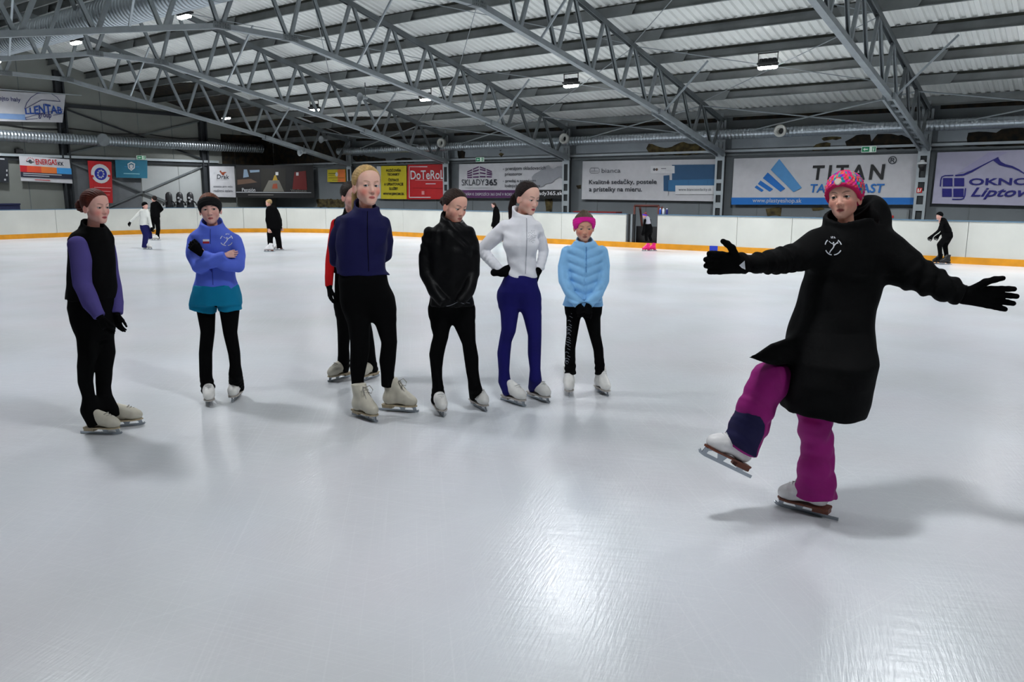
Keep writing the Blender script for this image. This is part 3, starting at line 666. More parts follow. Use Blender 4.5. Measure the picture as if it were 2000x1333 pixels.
def polygonize(f,lo,hi,h,smooth=2):
    lo=np.asarray(lo,float);hi=np.asarray(hi,float); C=4
    n=[int(math.ceil((hi[i]-lo[i])/h/C)) for i in range(3)]
    g=[lo[i]+h*C*(np.arange(n[i])+.5) for i in range(3)]
    M=np.stack(np.meshgrid(*g,indexing='ij'),-1).reshape(-1,3).astype(f32)
    dc=f(M).reshape(n)
    near=np.abs(dc)<h*C*1.9
    D=np.repeat(np.repeat(np.repeat(np.where(dc<0,-1.,1.).astype(f32),C,0),C,1),C,2)
    mk=np.repeat(np.repeat(np.repeat(near,C,0),C,1),C,2)
    D[[0,-1]]=1;D[:,[0,-1]]=1;D[:,:,[0,-1]]=1
    idx=np.argwhere(mk); 
    P=(lo+h*(idx+.5)).astype(f32); D[mk]=f(P)
    D[[0,-1]]=np.maximum(D[[0,-1]],1e-4);D[:,[0,-1]]=np.maximum(D[:,[0,-1]],1e-4);D[:,:,[0,-1]]=np.maximum(D[:,:,[0,-1]],1e-4)
    ins=D<0
    s=ins[:-1,:-1,:-1].astype(np.int8)
    cnt=sum(ins[i:ins.shape[0]-1+i,j:ins.shape[1]-1+j,k:ins.shape[2]-1+k].astype(np.int8) for i in (0,1) for j in (0,1) for k in (0,1))
    cells=np.argwhere((cnt>0)&(cnt<8))
    vi=-np.ones(cnt.shape,np.int64); vi[tuple(cells.T)]=np.arange(len(cells))
    off=[(i,j,k) for i in (0,1) for j in (0,1) for k in (0,1)]
    val=np.stack([D[cells[:,0]+o[0],cells[:,1]+o[1],cells[:,2]+o[2]] for o in off],1)
    acc=np.zeros((len(cells),3));w=np.zeros(len(cells))
    for a in range(8):
        for b in range(a+1,8):
            if sum(abs(off[a][q]-off[b][q]) for q in range(3))!=1: continue
            va,vb=val[:,a],val[:,b]; m=(va<0)!=(vb<0); t=np.where(m,va/np.where(m,va-vb,1),0)
            pa,pb=np.array(off[a],float),np.array(off[b],float)
            acc+=np.where(m[:,None],pa+(pb-pa)*t[:,None],0); w+=m
    V=lo+h*(cells+acc/np.maximum(w,1)[:,None]+.5)
    F=[]
    for ax in range(3):
        e=[slice(None)]*3; e2=[slice(None)]*3; e[ax]=slice(0,-1); e2[ax]=slice(1,None)
        A=ins[tuple(e)];B=ins[tuple(e2)]; ed=np.argwhere(A!=B)
        u,v=[(1,2),(2,0),(0,1)][ax]
        ok=(ed[:,u]>0)&(ed[:,v]>0)&(ed[:,u]<D.shape[u]-1)&(ed[:,v]<D.shape[v]-1); ed=ed[ok]
        du=np.zeros(3,int);du[u]=1;dv=np.zeros(3,int);dv[v]=1
        q=np.stack([vi[tuple((ed-du-dv).T)],vi[tuple((ed-dv).T)],vi[tuple(ed.T)],vi[tuple((ed-du).T)]],1)
        fl=~A[tuple(ed.T)]; q[fl]=q[fl][:,::-1]; F.append(q)
    F=np.concatenate(F); F=F[(F>=0).all(1)]
    for _ in range(smooth):
        S=np.zeros_like(V);c=np.zeros(len(V))
        for a,b in ((0,1),(1,2),(2,3),(3,0)):
            for i,j in ((a,b),(b,a)):
                np.add.at(S,F[:,i],V[F[:,j]]) if len(V)<1 else None
                S+=np.stack([np.bincount(F[:,i],V[F[:,j],q],len(V)) for q in range(3)],1); c+=np.bincount(F[:,i],minlength=len(V))
        V=V*.5+.5*S/np.maximum(c,1)[:,None]
    return V,F
def npmesh(name,V,F,m,col=None,smooth=True):
    me=bpy.data.meshes.new(name); me.vertices.add(len(V)); me.vertices.foreach_set('co',np.asarray(V,f32).ravel())
    F=np.asarray(F,np.int32); k=F.shape[1]
    me.loops.add(F.size); me.loops.foreach_set('vertex_index',F.ravel())
    me.polygons.add(len(F)); me.polygons.foreach_set('loop_start',np.arange(0,F.size,k,dtype=np.int32))
    me.polygons.foreach_set('use_smooth',np.full(len(F),smooth))
    me.update(calc_edges=True); me.validate()
    if col is not None:
        a=me.color_attributes.new('col','FLOAT_COLOR','POINT'); a.data.foreach_set('color',np.concatenate([col,np.ones((len(col),1))],1).astype(f32).ravel())
    for mm in (m if isinstance(m,list) else [m]): me.materials.append(mm)
    return me
def bbox(rows,pad):
    A=np.asarray(rows,float); return A[:,:3].min(0)-pad,A[:,:3].max(0)+pad

# ---- head, in head units (chin z=0, crown z=1, face +y, right +x)
def head_f(P,open_=0.,neck=.165):
    S=P.copy(); S[:,0]=np.abs(S[:,0])
    d=ell(P,(0,-.075,.635),(.318,.415,.362))
    d=smin(d,ell(P,(0,.075,.40),(.265,.29,.36)),.10)
    d=smin(d,cap(S,(.172,-.02,.25),(.05,.235,.09),.082,.07),.10)
    d=smin(d,ell(P,(0,.275,.085),(.085,.07,.07)),.06)
    d=smin(d,ell(S,(.165,.19,.37),(.095,.10,.10)),.09)
    d=smin(d,cap(S,(.05,.295,.56),(.19,.235,.57),.028,.024),.07)
    d=smin(d,ell(P,(0,.14,.70),(.235,.165,.20)),.12)
    d=smax(d,-ell(S,(.135,.385,.49),(.095,.085,.062)),.05)
    d=smin(d,cap(P,(0,.30,.535),(0,.385,.375),.028,.036),.05)
    d=smin(d,ell(P,(0,.395,.345),(.045,.045,.04)),.03)
    d=smin(d,ell(S,(.048,.362,.332),(.032,.04,.03)),.02)
    d=smax(d,-ell(S,(.024,.39,.305),(.014,.02,.014)),.012)
    # muzzle and lips
    d=smin(d,ell(P,(0,.285,.20),(.125,.07,.10)),.06)
    d=smin(d,cap(S,(.0,.352,.222),(.095,.305,.205),.021,.010),.02)
    d=smin(d,cap(S,(.0,.350,.178),(.085,.308,.198),.024,.010),.02)
    d=smax(d,-cap(S,(.0,.385,.2),(.088,.335,.2),.009+.02*open_,.004),.008)
    # eyelids over the eyeballs
    e=ell(S,(.135,.282,.492),(.066,.066,.066))
    up=np.maximum(e,-(P[:,2]-.514+.25*(np.abs(S[:,0]-.135))))
    lo_=np.maximum(e+.002,(P[:,2]-.468-.15*np.abs(S[:,0]-.135)))
    d=smin(d,up,.012); d=smin(d,lo_,.014)
    d=smin(d,cap(P,(0,-.10,.22),(0,-.20,-.48),neck,neck+.02),.07)
    # ears
    c_=math.cos(.35);s_=math.sin(.35); R=np.array([[c_,-s_,0],[s_,c_,0],[0,0,1]])
    ear=ell(S,(.325,-.06,.41),(.028,.085,.125),R)
    ear=smax(ear,-ell(S,(.365,-.045,.415),(.03,.05,.08),R),.02)
    return smin(d,ear,.025)
HEADS={}
def head_mesh_data(key,**k):
    if key not in HEADS:
        HEADS[key]=polygonize(lambda P:head_f(P,**k),(-.42,-.58,-.5),(.42,.5,1.05),.0125,1)
    return HEADS[key]
def sstep(a,b,x): t=np.clip((x-a)/(b-a),0,1); return t*t*(3-2*t)
def head_colors(V,skin,lip,brow,blush,ear_red=.5):
    x=np.abs(V[:,0]);y=V[:,1];z=V[:,2]; c=np.tile(np.array(skin),(len(V),1))
    def mixc(m,col): c[:]=c*(1-m[:,None])+np.array(col)*m[:,None]
    red=np.array(skin)*np.array([1.02,.55,.52])
    mixc(blush*np.exp(-(((x-.19)/.10)**2+((z-.33)/.11)**2))*(y>.05),red)
    mixc(.6*blush*np.exp(-((x/.05)**2+((z-.335)/.04)**2))*(y>.33),red)
    mixc(ear_red*(x>.305)*sstep(.0,.04,x-.305)*(z>.25)*(z<.56)*(y<.06),red)
    # lips
    lipm=sstep(1.25,.8,np.sqrt((x/.08)**2+((z-.2)/.036)**2))*(y>.28); mixc(lipm,lip)
    mixc(sstep(1.3,.7,np.sqrt((x/.08)**2+((z-.2)/.008)**2))*(y>.28)*.7,np.array(lip)*.25)
    # brows
    bz=.578+.03*np.sin(np.clip((x-.05)/.17,0,1)*2.4)
    mixc(.7*sstep(1.3,.5,np.abs(z-bz)/.015)*sstep(.03,.07,x)*sstep(.225,.17,x)*(y>.12),brow)
    # lash lines
    er=np.sqrt((x-.135)**2)
    mixc(.8*sstep(1.3,.6,np.abs(z-(.514-.25*er))/.011)*(er<.066)*(y>.2),np.array(brow)*.35)
    mixc(.25*sstep(1.3,.6,np.abs(z-(.472+.15*er))/.010)*(er<.06)*(y>.2),np.array(brow)*.5)
    mixc(.35*(((x-.024)**2+(z-.306)**2)<.015**2)*(y>.33),red*.3)
    return c
skin_m=mat('skin',(.6,.4,.32),.5,vcol='col',spec=.35)
skin_m.node_tree.nodes['Principled BSDF'].inputs['Subsurface Weight'].default_value=.12
skin_m.node_tree.nodes['Principled BSDF'].inputs['Subsurface Radius'].default_value=(.01,.004,.002)
eye_m=mat('eye',(1,1,1),.12,vcol='col')
def eye_mesh(iris):
    m=MB(); n=16;k=12; vs=[];fs=[]
    for i in range(k+1):
        a=math.pi*i/k
        for j in range(n): b=2*math.pi*j/n; vs.append((math.sin(a)*math.cos(b),math.cos(a),math.sin(a)*math.sin(b)))
    for i in range(k):
        for j in range(n): fs.append((i*n+j,i*n+(j+1)%n,(i+1)*n+(j+1)%n,(i+1)*n+j))
    V=np.array(vs); ang=np.arccos(np.clip(V[:,1],-1,1)); col=np.tile([.62,.6,.58],(len(V),1)); col[ang<.56]=iris; col[ang<.3]=(.01,.01,.01)
    return npmesh('eye',V,np.array(fs),eye_m,col)
EYES={}
def frame(yaw,pitch,roll,c,size):
    """head axes; yaw 0 faces the camera (-y), positive turns to +x"""
    f=np.array([math.sin(yaw)*math.cos(pitch),-math.cos(yaw)*math.cos(pitch),-math.sin(pitch)])
    r0=np.array([-math.cos(yaw),-math.sin(yaw),0.]); u0=np.cross(r0,f)      # right of the person
    r_=r0*math.cos(roll)+u0*math.sin(roll); u_=np.cross(r_,f)
    R=np.stack([r_,f,u_],1)*size
    return R,np.array(c)-R@np.array([0,0,.5])
def hair_mat(name,col): 
    return mat('hair_'+name,tuple(c*.75 for c in col),.62,0,.3,40.,spec=.22,bump=.4,bscale=90.,stretch=(1.,.25,.6))
# ---- hands (wrist at origin, fingers +x, back of hand +z, thumb +y)
def hand_mesh(key,curl,spread,thumb,fat=1.):
    segs=[]
    for y,Ln,a in ((.031,.073,1.),(.0105,.082,.33),(-.0105,.077,-.33),(-.031,.06,-1.)):
        p=np.array([.088-.25*abs(y)*(.6 if y>0 else 1.1),y,0]); ang=0; d0=a*spread; r=.0092*fat
        for q,fr in enumerate((.46,.30,.24)):
            ang+=curl*(.7,1.15,.8)[q]; dr=np.array([math.cos(ang)*math.cos(d0),math.cos(ang)*math.sin(d0),-math.sin(ang)])
            b=p+dr*Ln*fr; segs.append((p,b,r,r*.94)); p=b; r*=.94
    p=np.array([.028,.03,-.004]); dirs=[np.array([math.cos(thumb),math.sin(thumb),-.25])]
    dirs+= [dirs[0]*.9+np.array([.35,-.1,-.05]),dirs[0]*.75+np.array([.5,-.15,-.1])]
    r=.0135*(.6+.4*fat)
    th=[]
    for dr,Ln in zip(dirs,(.042,.032,.026)):
        b=p+dr/np.linalg.norm(dr)*Ln; th.append((p,b,r,r*.86)); p=b; r*=.86
    def f(P):
        d=None
        for y in (.028,.0095,-.0095,-.028):
            c=cap(P,(.0,y*.62,0),(.088-.2*abs(y),y,0),.0155+.004*(fat-1),.0125+.008*(fat-1)); d=c if d is None else smin(d,c,.014)
        d=smin(d,cap(P,(-.05,0,0),(.0,0,0),.027,.024),.02)
        for a,b,r0,r1 in segs: d=smin(d,cap(P,a,b,r0,r1),.004)
        for a,b,r0,r1 in th: d=smin(d,cap(P,a,b,r0,r1),.008)
        return d
    V,F=polygonize(f,(-.08,-.075,-.09),(.19,.10,.04),.0034,1)
    return V,F
HANDS={}
def hand(key):
    if key not in HANDS: HANDS[key]=hand_mesh(key,*{'open':(.12,.13,.75,1.3),'mitt':(.22,.04,.8,1.38),'fist':(.55,.02,.35,1.15),'relaxed':(.33,.06,.45),'curled':(.75,.04,.5),'flat':(.16,.08,.35)}[key])
    return HANDS[key]
def place_hand(key,wrist,dirv,back,side,size=1.):
    """side +1: thumb on the +y side as modelled; -1 mirrors"""
    V,F=hand(key); x=np.array(dirv,float);x/=np.linalg.norm(x); z=np.array(back,float); z-=x*(z@x); z/=np.linalg.norm(z); y=np.cross(z,x)
    W=V.copy()*size; W[:,1]*=side
    G=F if side>0 else F[:,::-1]
    return W@np.stack([x,y,z],0)+np.array(wrist),G
# ---- skates (heel to toe +x, blade on z=0)
DZ=.030
def boot_f(P):
    d=chain(P,[(.118,0,.113,.036),(.085,0,.122,.043),(.03,0,.135,.043),(-.04,0,.13,.044),(-.062,0,.125,.043)],False,k=.02)
    d=smin(d,chain(P,[(-.045,0,.13,.046),(-.042,0,.19,.046),(-.052,0,.27,.052)],True),.03)
    d=smin(d,cap(P,(.05,0,.16),(-.015,0,.22),.036,.042),.03)
    d=np.maximum(d,.083-P[:,2]); return d
def boot_low(P):
    d=chain(P,[(.118,0,.113,.036),(.085,0,.122,.043),(.03,0,.135,.041),(-.04,0,.125,.036),(-.062,0,.12,.034)],False,k=.02)
    d=smin(d,cap(P,(.04,0,.15),(-.02,0,.18),.034,.034),.03)
    return np.maximum(d,.083-P[:,2])
def skate_meshes(boot_mat,sole_mat,tag_):
    V,F=polygonize(boot_low if tag_.endswith('_low') else boot_f,(-.14,-.08,.06),(.18,.08,.31),.0045,2); V[:,2]-=DZ
    boot=npmesh('ice_skate',V,F,boot_mat)
    s=MB(); out=[(-.108,-.03),(-.1,-.04),(-.05,-.043),(.02,-.04),(.09,-.044),(.135,-.03),(.155,0),(.135,.03),(.09,.044),(.02,.04),(-.05,.043),(-.1,.04),(-.108,.03)]
    s.prism(out,.046,.055,lambda u,v,d:(u,v,d))
    s.prism([(-.106,-.026),(-.03,-.03),(-.025,0),(-.03,.03),(-.106,.026)],.026,.047,lambda u,v,d:(u,v,d))
    b=MB(); Yk=lambda u,v,d:(u,d,v)
    b.prism([(-.150,.0),(.13,.0),(.160,.006),(.172,.020),(.163,.018),(.165,.028),(.15,.018),(-.150,.016)],-.002,.002,Yk)
    b.prism([(-.085,.012),(-.06,.012),(-.05,.026),(-.098,.026)],-.003,.003,Yk)
    b.prism([(.03,.012),(.055,.012),(.072,.046),(.012,.046)],-.003,.003,Yk)
    b.prism([(.125,.012),(.15,.012),(.142,.046),(.09,.046),(.12,.032)],-.003,.003,Yk)
    b.box(-.1,-.035,-.022,.022,.023,.027); b.box(.01,.14,-.026,.026,.043,.047)
    l=MB()
    for i,(x,z,wd) in enumerate(((.098,.167,.02),(.083,.176,.022),(.068,.188,.024),(.054,.203,.026),(.04,.219,.028),(.026,.236,.03),(.012,.253,.03))[:3 if tag_.endswith('_low') else 9]):
        l.tube([(x-.012,-wd,z-.006-DZ),(x,0,z+.002-DZ),(x-.006,wd,z-.004-DZ)],.0032,5)
    if tag_=='worn':
        for sgn in (1,-1):
            l.tube([(.016,.0,.222),(.04,sgn*.028,.238),(.06,sgn*.04,.21),(.055,sgn*.03,.185),(.04,sgn*.012,.195)],.003,5)
            l.tube([(.016,sgn*.01,.222),(.06,sgn*.02,.165),(.07,sgn*.022,.15)],.003,5)
    tag_=tag_.replace('_low',''); lm=mat('lace_'+tag_,L((205,205,205)) if tag_!='worn' else L((150,146,138)),.7)
    return boot,s.mesh('sole',sole_mat),b.mesh('blade',mat('blade_steel',L((165,172,180)),.25,.9)),l.mesh('lace',lm)
SK={}
def skates(kind):
    if kind not in SK:
        low=kind.endswith('_low'); k0=kind.replace('_low','')
        c={'white':((226,224,220),(176,168,160)),'worn':((196,190,174),(172,156,128)),'coach':((232,230,230),(112,58,36)),'pink':((235,15,120),(200,20,100)),'black':((18,18,18),(16,16,16)),'mint':((150,205,185),(60,60,60))}[k0]
        SK[kind]=skate_meshes(mat('boot_leather_'+k0,L(c[0]),.42,0,.07,14.,bump=.08,bscale=40.),mat('sole_'+k0,L(c[1]),.5,0,.2,30.),kind)
    return SK[kind]
def add_skate(person,kind,loc,R,size=1.):
    b,s,bl,la=skates(kind)
    M=Matrix.Identity(4)
    for i in range(3):
        for j in range(3): M[i][j]=float(R[i][j])*size
        M[i][3]=float(loc[i])
    o=bpy.data.objects.new('ice_skate',b); link(o,person); o.matrix_local=M
    for n,me in (('sole',s),('blade',bl),('lace',la)): link(bpy.data.objects.new(n,me),o)
    return o
def heading(a,pitch=0.,roll=0.):
    """a: direction of the toe in the local xy plane (radians), pitch toe up"""
    x=np.array([math.cos(a)*math.cos(pitch),math.sin(a)*math.cos(pitch),math.sin(pitch)]); y=np.array([-math.sin(a),math.cos(a),0]); z=np.cross(x,y)
    y2=y*math.cos(roll)+z*math.sin(roll); z2=np.cross(x,y2)
    return np.stack([x,y2,z2],1)
# ---- garments
FABRIC={}
def cloth(name,rgb,rough=.85,var=.06,bump=.12,spec=.2,sheen=0.,bscale=220.):
    return mat('cloth_'+name,L(rgb),rough,0,var,9.,spec=spec,bump=bump,bscale=bscale,sheen=sheen)
BLK=cloth('black',(9,9,10),.9,0.,.0,.06)
def hem(ch,sk,a,r=.058,z=.085,back=.03,size=1.,tilt=.5):
    """last station pulled over the heel of a boot standing at sk with heading a; returns chain and cut"""
    c=[list(q) for q in ch[:-1]]; c.append([sk[0]-math.cos(a)*back*size,sk[1]-math.sin(a)*back*size,z*size,r*size]); return c
def garment(person,name,m,lofts=(),limbs=(),h=.008,k=.03,kl=None,wr=None,ring=None,cut=None,extra=None,pad=.05,ex=2.3,cb=None,collar=None,taper=False,hems=()):
    rows=[]; kl=kl if kl else (.05 if taper else .02)
    if taper:
        r=lofts[0][0]; q0=[list(q) for q in lofts[0]]; q0[0][4]*=.78; q0[1][4]*=.93; lofts=[[[r[0],r[1],r[2]-.06,r[3]*.8,r[4]*.42]]+q0]
    if collar:
        cc_,cyaw,drop=collar; rows+=[(q[0]-q[3],q[1]-q[3],q[2]) for q in cc_]+[(q[0]+q[3],q[1]+q[3],q[2]+.05) for q in cc_]
        fx_,fy_=math.sin(cyaw),-math.cos(cyaw); ce=cc_[-1]; inn=[[q[0],q[1],q[2]+(.3 if i else 0),q[3]-.02] for i,q in enumerate(cc_)]
    for lf in lofts:
        for r in lf: rows+= [(r[0]-r[3],r[1]-r[4],r[2]),(r[0]+r[3],r[1]+r[4],r[2])]
    for ch in limbs:
        for r in ch: rows+= [(r[0]-r[3],r[1]-r[3],r[2]-r[3]),(r[0]+r[3],r[1]+r[3],r[2]+r[3])]
    lo,hi=bbox(rows,pad)
    def f(P):
        d=None
        for lf in lofts:
            e=loft(P,lf,ex); d=e if d is None else smin(d,e,k)
        if collar:
            e=chain(P,[cc_[0],[ce[0],ce[1],ce[2]+.06,ce[3]]],False)
            e=np.maximum(e,P[:,2]-ce[2]+drop*((P[:,0]-ce[0])*fx_+(P[:,1]-ce[1])*fy_))
            d=e if d is None else smin(d,e,.03)
            d=np.maximum(d,-np.maximum(chain(P,inn,False),cc_[0][2]+.25*(ce[2]-cc_[0][2])-P[:,2]))
        for ch in limbs:
            e=chain(P,ch,ring=ring,flat_end=not hems); d=e if d is None else smin(d,e,kl)
        if extra: d=extra(P,d)
        if wr: d=d+wob(P,wr[0],wr[1],wr[2] if len(wr)>2 else (1,1,1))
        for (sk,a,sz) in hems:
            q=(P[:,0]-sk[0])*math.cos(a)+(P[:,1]-sk[1])*math.sin(a)
            near=((P[:,0]-sk[0])**2+(P[:,1]-sk[1])**2)<(.19*sz)**2
            d=np.where(near&(P[:,2]<.35),np.maximum(d,(.052*sz+.42*np.maximum(q+.045*sz,-.05))-P[:,2]),d)
        if cut: d=cut(P,d)
        return d
    V,F=polygonize(f,lo,hi,h,7 if taper else 2)
    me=npmesh(name,V,F,m, cb(V) if cb else None); o=inst(name,me,person)
    return o,f
def march(f,x,z,y0=-1.2,y1=1.2,lift=.002):
    """first surface point along +y for arrays x,z"""
    x=np.asarray(x,float);z=np.asarray(z,float);y=np.full(len(x),y0)
    for _ in range(90):
        d=f(np.stack([x,y,z],1).astype(f32)); y=np.minimum(y+np.clip(np.abs(d)*.7,.0004,.05)*(d>.0006),y1)
    return np.stack([x,y-lift,z],1),y<y1-.01
def decal(person,name,f,polys,m,lift=.002):
    """polys: list of 2D outlines (x,z) laid on the front of surface f"""
    V=[];Fs=[]
    for po in polys:
        b=len(V); V+=list(po); Fs.append(tuple(range(b,b+len(po))))
    V=np.array(V); W,ok=march(f,V[:,0],V[:,1],lift=lift); Fs=[q for q in Fs if ok[list(q)].all() and np.ptp(W[list(q),1])<.08]
    me=bpy.data.meshes.new(name); me.from_pydata([tuple(v) for v in W],[],Fs); me.update(); me.materials.append(m)
    bm=bmesh.new(); bm.from_mesh(me); bmesh.ops.remove_doubles(bm,verts=bm.verts,dist=.0008); bm.to_mesh(me); bm.free(); fix_normals(me)
    return inst(name,me,person)
def ribbon(pts,w):
    """2D polyline -> list of quads"""
    P=np.array(pts,float);T=np.gradient(P,axis=0);T/=np.linalg.norm(T,axis=1)[:,None]+1e-9;N=np.stack([-T[:,1],T[:,0]],1)*w/2
    return [[tuple(P[i]-N[i]),tuple(P[i+1]-N[i+1]),tuple(P[i+1]+N[i+1]),tuple(P[i]+N[i])] for i in range(len(P)-1)]
# ------------------------------------------------------------------ the skaters
def new_person(key,label,group='skaters listening in a row'):
    d=PEOPLE[key]; e=empty('person',d['o'],YAW); tag(e,label,'person',group); return e,d
def xform(V,R,t): return V@R.T+t
def slim(rows,s): return [list(r[:3])+[r[3]*s] for r in rows]
def make_body(person,d,yaw,pitch,roll,skin,lip,brow,blush,iris,torso,limbs,open_=0.,hs=1.,dc=(0,0,0),bare=(),wx=1.,gaze=(0,0)):
    hd=d['head']; R,t=frame(yaw,pitch,roll,np.array(hd[:3])+np.array(dc),hd[3]*hs); R=R.copy(); R[:,0]*=wx
    t=np.array(hd[:3])+np.array(dc)-R@np.array([0,0,.5])
    V,F=head_mesh_data('o%.1f'%open_,open_=open_); col=head_colors(V,skin,lip,brow,blush)
    W=xform(V,R,t); Vs=[W];Fs=[F];Cs=[col]; n=len(W)
    # the rest of the body under the clothes
    tl=[[r[0],r[1],r[2],r[3]*.8,r[4]*.8] for r in torso]; neck=t+R@np.array([0,-.17,-.25])
    rows=[(r[0]-r[3],r[1]-r[4],r[2]) for r in tl]+[(r[0]+r[3],r[1]+r[4],r[2]) for r in tl]
    for ch in limbs: rows+=[(r[0]-r[3],r[1]-r[3],r[2]-r[3]) for r in ch]+[(r[0]+r[3],r[1]+r[3],r[2]+r[3]) for r in ch]
    rows.append(tuple(neck)); lo,hi=bbox(rows,.06)
    sl=[slim(ch[:-1],.72) for ch in limbs]; top=tl[-1]
    def f(P):
        e=loft(P,tl); e=smin(e,cap(P,neck,(top[0],top[1],top[2]-.08),hd[3]*.15,hd[3]*.2),.03)
        for ch in sl: e=smin(e,chain(P,ch,False),.02)
        return e
    V2,F2=polygonize(f,lo,hi,.022,1); Vs.append(V2);Fs.append(F2+n);Cs.append(np.tile(skin,(len(V2),1))); n+=len(V2)
    for (hk,wp,dr,bk,sd,sz) in bare:
        V3,F3=place_hand(hk,wp,dr,bk,sd,sz); Vs.append(V3);Fs.append(F3+n);Cs.append(np.tile(skin,(len(V3),1))); n+=len(V3)
    b=inst('body',npmesh('body',np.concatenate(Vs),np.concatenate(Fs),skin_m,np.concatenate(Cs)),person)
    if iris not in EYES: EYES[iris]=eye_mesh(iris)
    for s in (1,-1):
        M=Matrix([list(map(float,R[i]*.058))+[float((t+R@np.array([s*.135,.282,.492]))[i])] for i in range(3)]+[[0,0,0,1]])
        o=bpy.data.objects.new('eye',EYES[iris]); link(o,b); o.matrix_local=M@Matrix.Rotation(gaze[0],4,'Z')@Matrix.Rotation(gaze[1],4,'X')
    return R,t
def head_part(person,name,f,R,t,m,lo=(-.6,-.95,-.75),hi=(.6,.6,1.25),h=.018,col=None,smooth=1):
    V,F=polygonize(f,lo,hi,h,smooth); c=col(V) if col else None
    return inst(name,npmesh(name,xform(V,R,t),F,m,c),person)
def cap_ell(P,g=0.): return ell(P,(0,-.075,.635),(.358+g,.462+g,.405+g))
def hairline(P,fy=.30,fz=.84,back=0.):
    S=np.abs(P[:,0]); return .78*(P[:,1]-fy)-.62*(P[:,2]-fz)-.10*np.maximum(S-.12,0)+.25*np.maximum(.12-S,0)*0
def hair_f(P,knots=(),tails=(),fy=.30,fz=.84,g=0.):
    gro=.006*np.sin(np.arctan2(P[:,0],P[:,2]-.45)*46+4*P[:,1])
    d=smax(cap_ell(P,g)+gro,hairline(P,fy,fz),.02)
    for c,r in knots: d=smin(d,ell(P,c,r)+.012*np.sin(P[:,2]*60+P[:,0]*35),.04)
    for tl in tails: d=smin(d,chain(P,tl,False)+.010*np.sin(np.arctan2(P[:,0]-tl[-1][0],P[:,1]-tl[-1][1])*9),.04)
    return d
def band_f(P,half,z0=.66,y0=.0,slope=.44,g=.028,knot=0.):
    n=math.hypot(1,slope); v=(P[:,2]-z0-slope*(P[:,1]-y0))/n
    d=np.maximum(np.abs(v)-half*(1+.15*np.maximum(0,-P[:,1]))-.0,cap_ell(P,g)+ .004*np.sin(v*70))
    return smax(d,-cap_ell(P,g-.05),.01)
def glove(person,key,wrist,dr,back,side,size,m=BLK):
    V,F=place_hand(key,wrist,dr,back,side,size); return inst('glove',npmesh('glove',V,F,m),person)
def zip_line(person,f,pts,w,m,name='zip'): return decal(person,name,f,ribbon(pts,w),m,.0025)
def end_dir(ch): a=np.array(ch[-1][:3])-np.array(ch[-2][:3]); return a/np.linalg.norm(a)
W_=lambda c:tuple(L(c))
pale=W_((232,182,168)); fair=W_((236,190,172)); warm=W_((230,172,146)); tan_=W_((232,178,158))
blkskin=BLK
# ---------------- girl with purple sleeves
p,d=new_person('purple','red-haired girl in black vest over purple sleeves, hands hanging, standing at far left')
R,t=make_body(p,d,1.15,.08,0.,pale,W_((170,70,75)),W_((120,70,55)),.75,(.12,.14,.13),d['vest'],[d['armL'],d['armR'],d['legL'],d['legR']],hs=1.04,dc=(.012,0,-.005),gaze=(-.1,-.1))
hm=hair_mat('auburn',W_((92,38,26)))
head_part(p,'hair',lambda P:hair_f(P,knots=[((0,-.60,.47),(.20,.20,.20))],fy=.27,fz=.83),R,t,hm)
_,fv=garment(p,'vest',cloth('black_vest',(9,9,10),.85,0,.12,.08),[d['vest']],[],wr=(22,.004),k=.03,collar=(d['collar'],.95,.5))
garment(p,'sleeves',cloth('purple_knit',(82,74,136),.95,.05,.25,.1,bscale=400),[],[d['armL'],d['armR']],wr=(20,.005),h=.007)
garment(p,'leggings',BLK,[d['pants']],[hem(d['legL'],d['skL'],-0.1,size=1.0),hem(d['legR'],d['skR'],0.32,size=1.0)],wr=(25,.003),hems=((d['skL'],-0.1,1.0),(d['skR'],0.32,1.0)),taper=True)
for a,s in (('armL',1),('armR',1)): glove(p,'relaxed',d[a][-1][:3],end_dir(d[a])*.6+np.array([.15,.1,-.6]),(-.5,-.8,.2),s,.85)
add_skate(p,'worn_low',d['skL'],heading(-.1)); add_skate(p,'worn_low',d['skR'],heading(.32))
decal(p,'vest_badge',fv,[[(d['vest'][3][0]+.17+a,1.30+b) for a,b in ((0,0),(.012,.002),(.012,.016),(0,.014))]],cloth('grey_badge',(70,70,74)))
# ---------------- girl in blue jacket, arms crossed
p,d=new_person('blue','girl in cobalt blue jacket and teal shorts with crossed arms and black headband')
R,t=make_body(p,d,.30,.02,-.06,pale,W_((185,95,95)),W_((110,75,55)),.35,(.05,.04,.03),d['top'],[d['armL'],d['armR'],d['legL'],d['legR']],hs=1.05,dc=(.004,0,0),gaze=(.25,0),
  bare=[('flat',np.array(d['handR'])-np.array([.01,-.01,0]),(1,.75,.05),(.5,-1,.1),1,.62),('flat',np.array(d['handL'])+np.array([.03,0.005,-.03]),(-.7,-.1,.6),(0,-1,.1),-1,.6)])
hm=hair_mat('chestnut',W_((120,70,48)))
head_part(p,'hair',lambda P:hair_f(P,knots=[((0,-.48,.42),(.14,.12,.14))],fz=.88),R,t,hm)
head_part(p,'headband',lambda P:band_f(P,.145,.515,-.03,.70,.035),R,t,cloth('headband_black',(20,20,22)))
bj=cloth('cobalt_shell',(86,110,220),.7,.05,.1,.3)
def fold_b(P,dd): return dd+.004*np.sin(P[:,2]*38+P[:,0]*25)*np.exp(-((P[:,2]-1.3)/.12)**2)
_,fj=garment(p,'jacket',bj,[d['top']],[d['armL'],d['armR']],wr=(24,.004),kl=.012,collar=(d['collar'],.3,.55),h=.0065,extra=fold_b)
garment(p,'shorts',cloth('teal',(6,120,156),.85,.05,.1),[d['shorts']],[d['shL'],d['shR']],wr=(26,.004),k=.03)
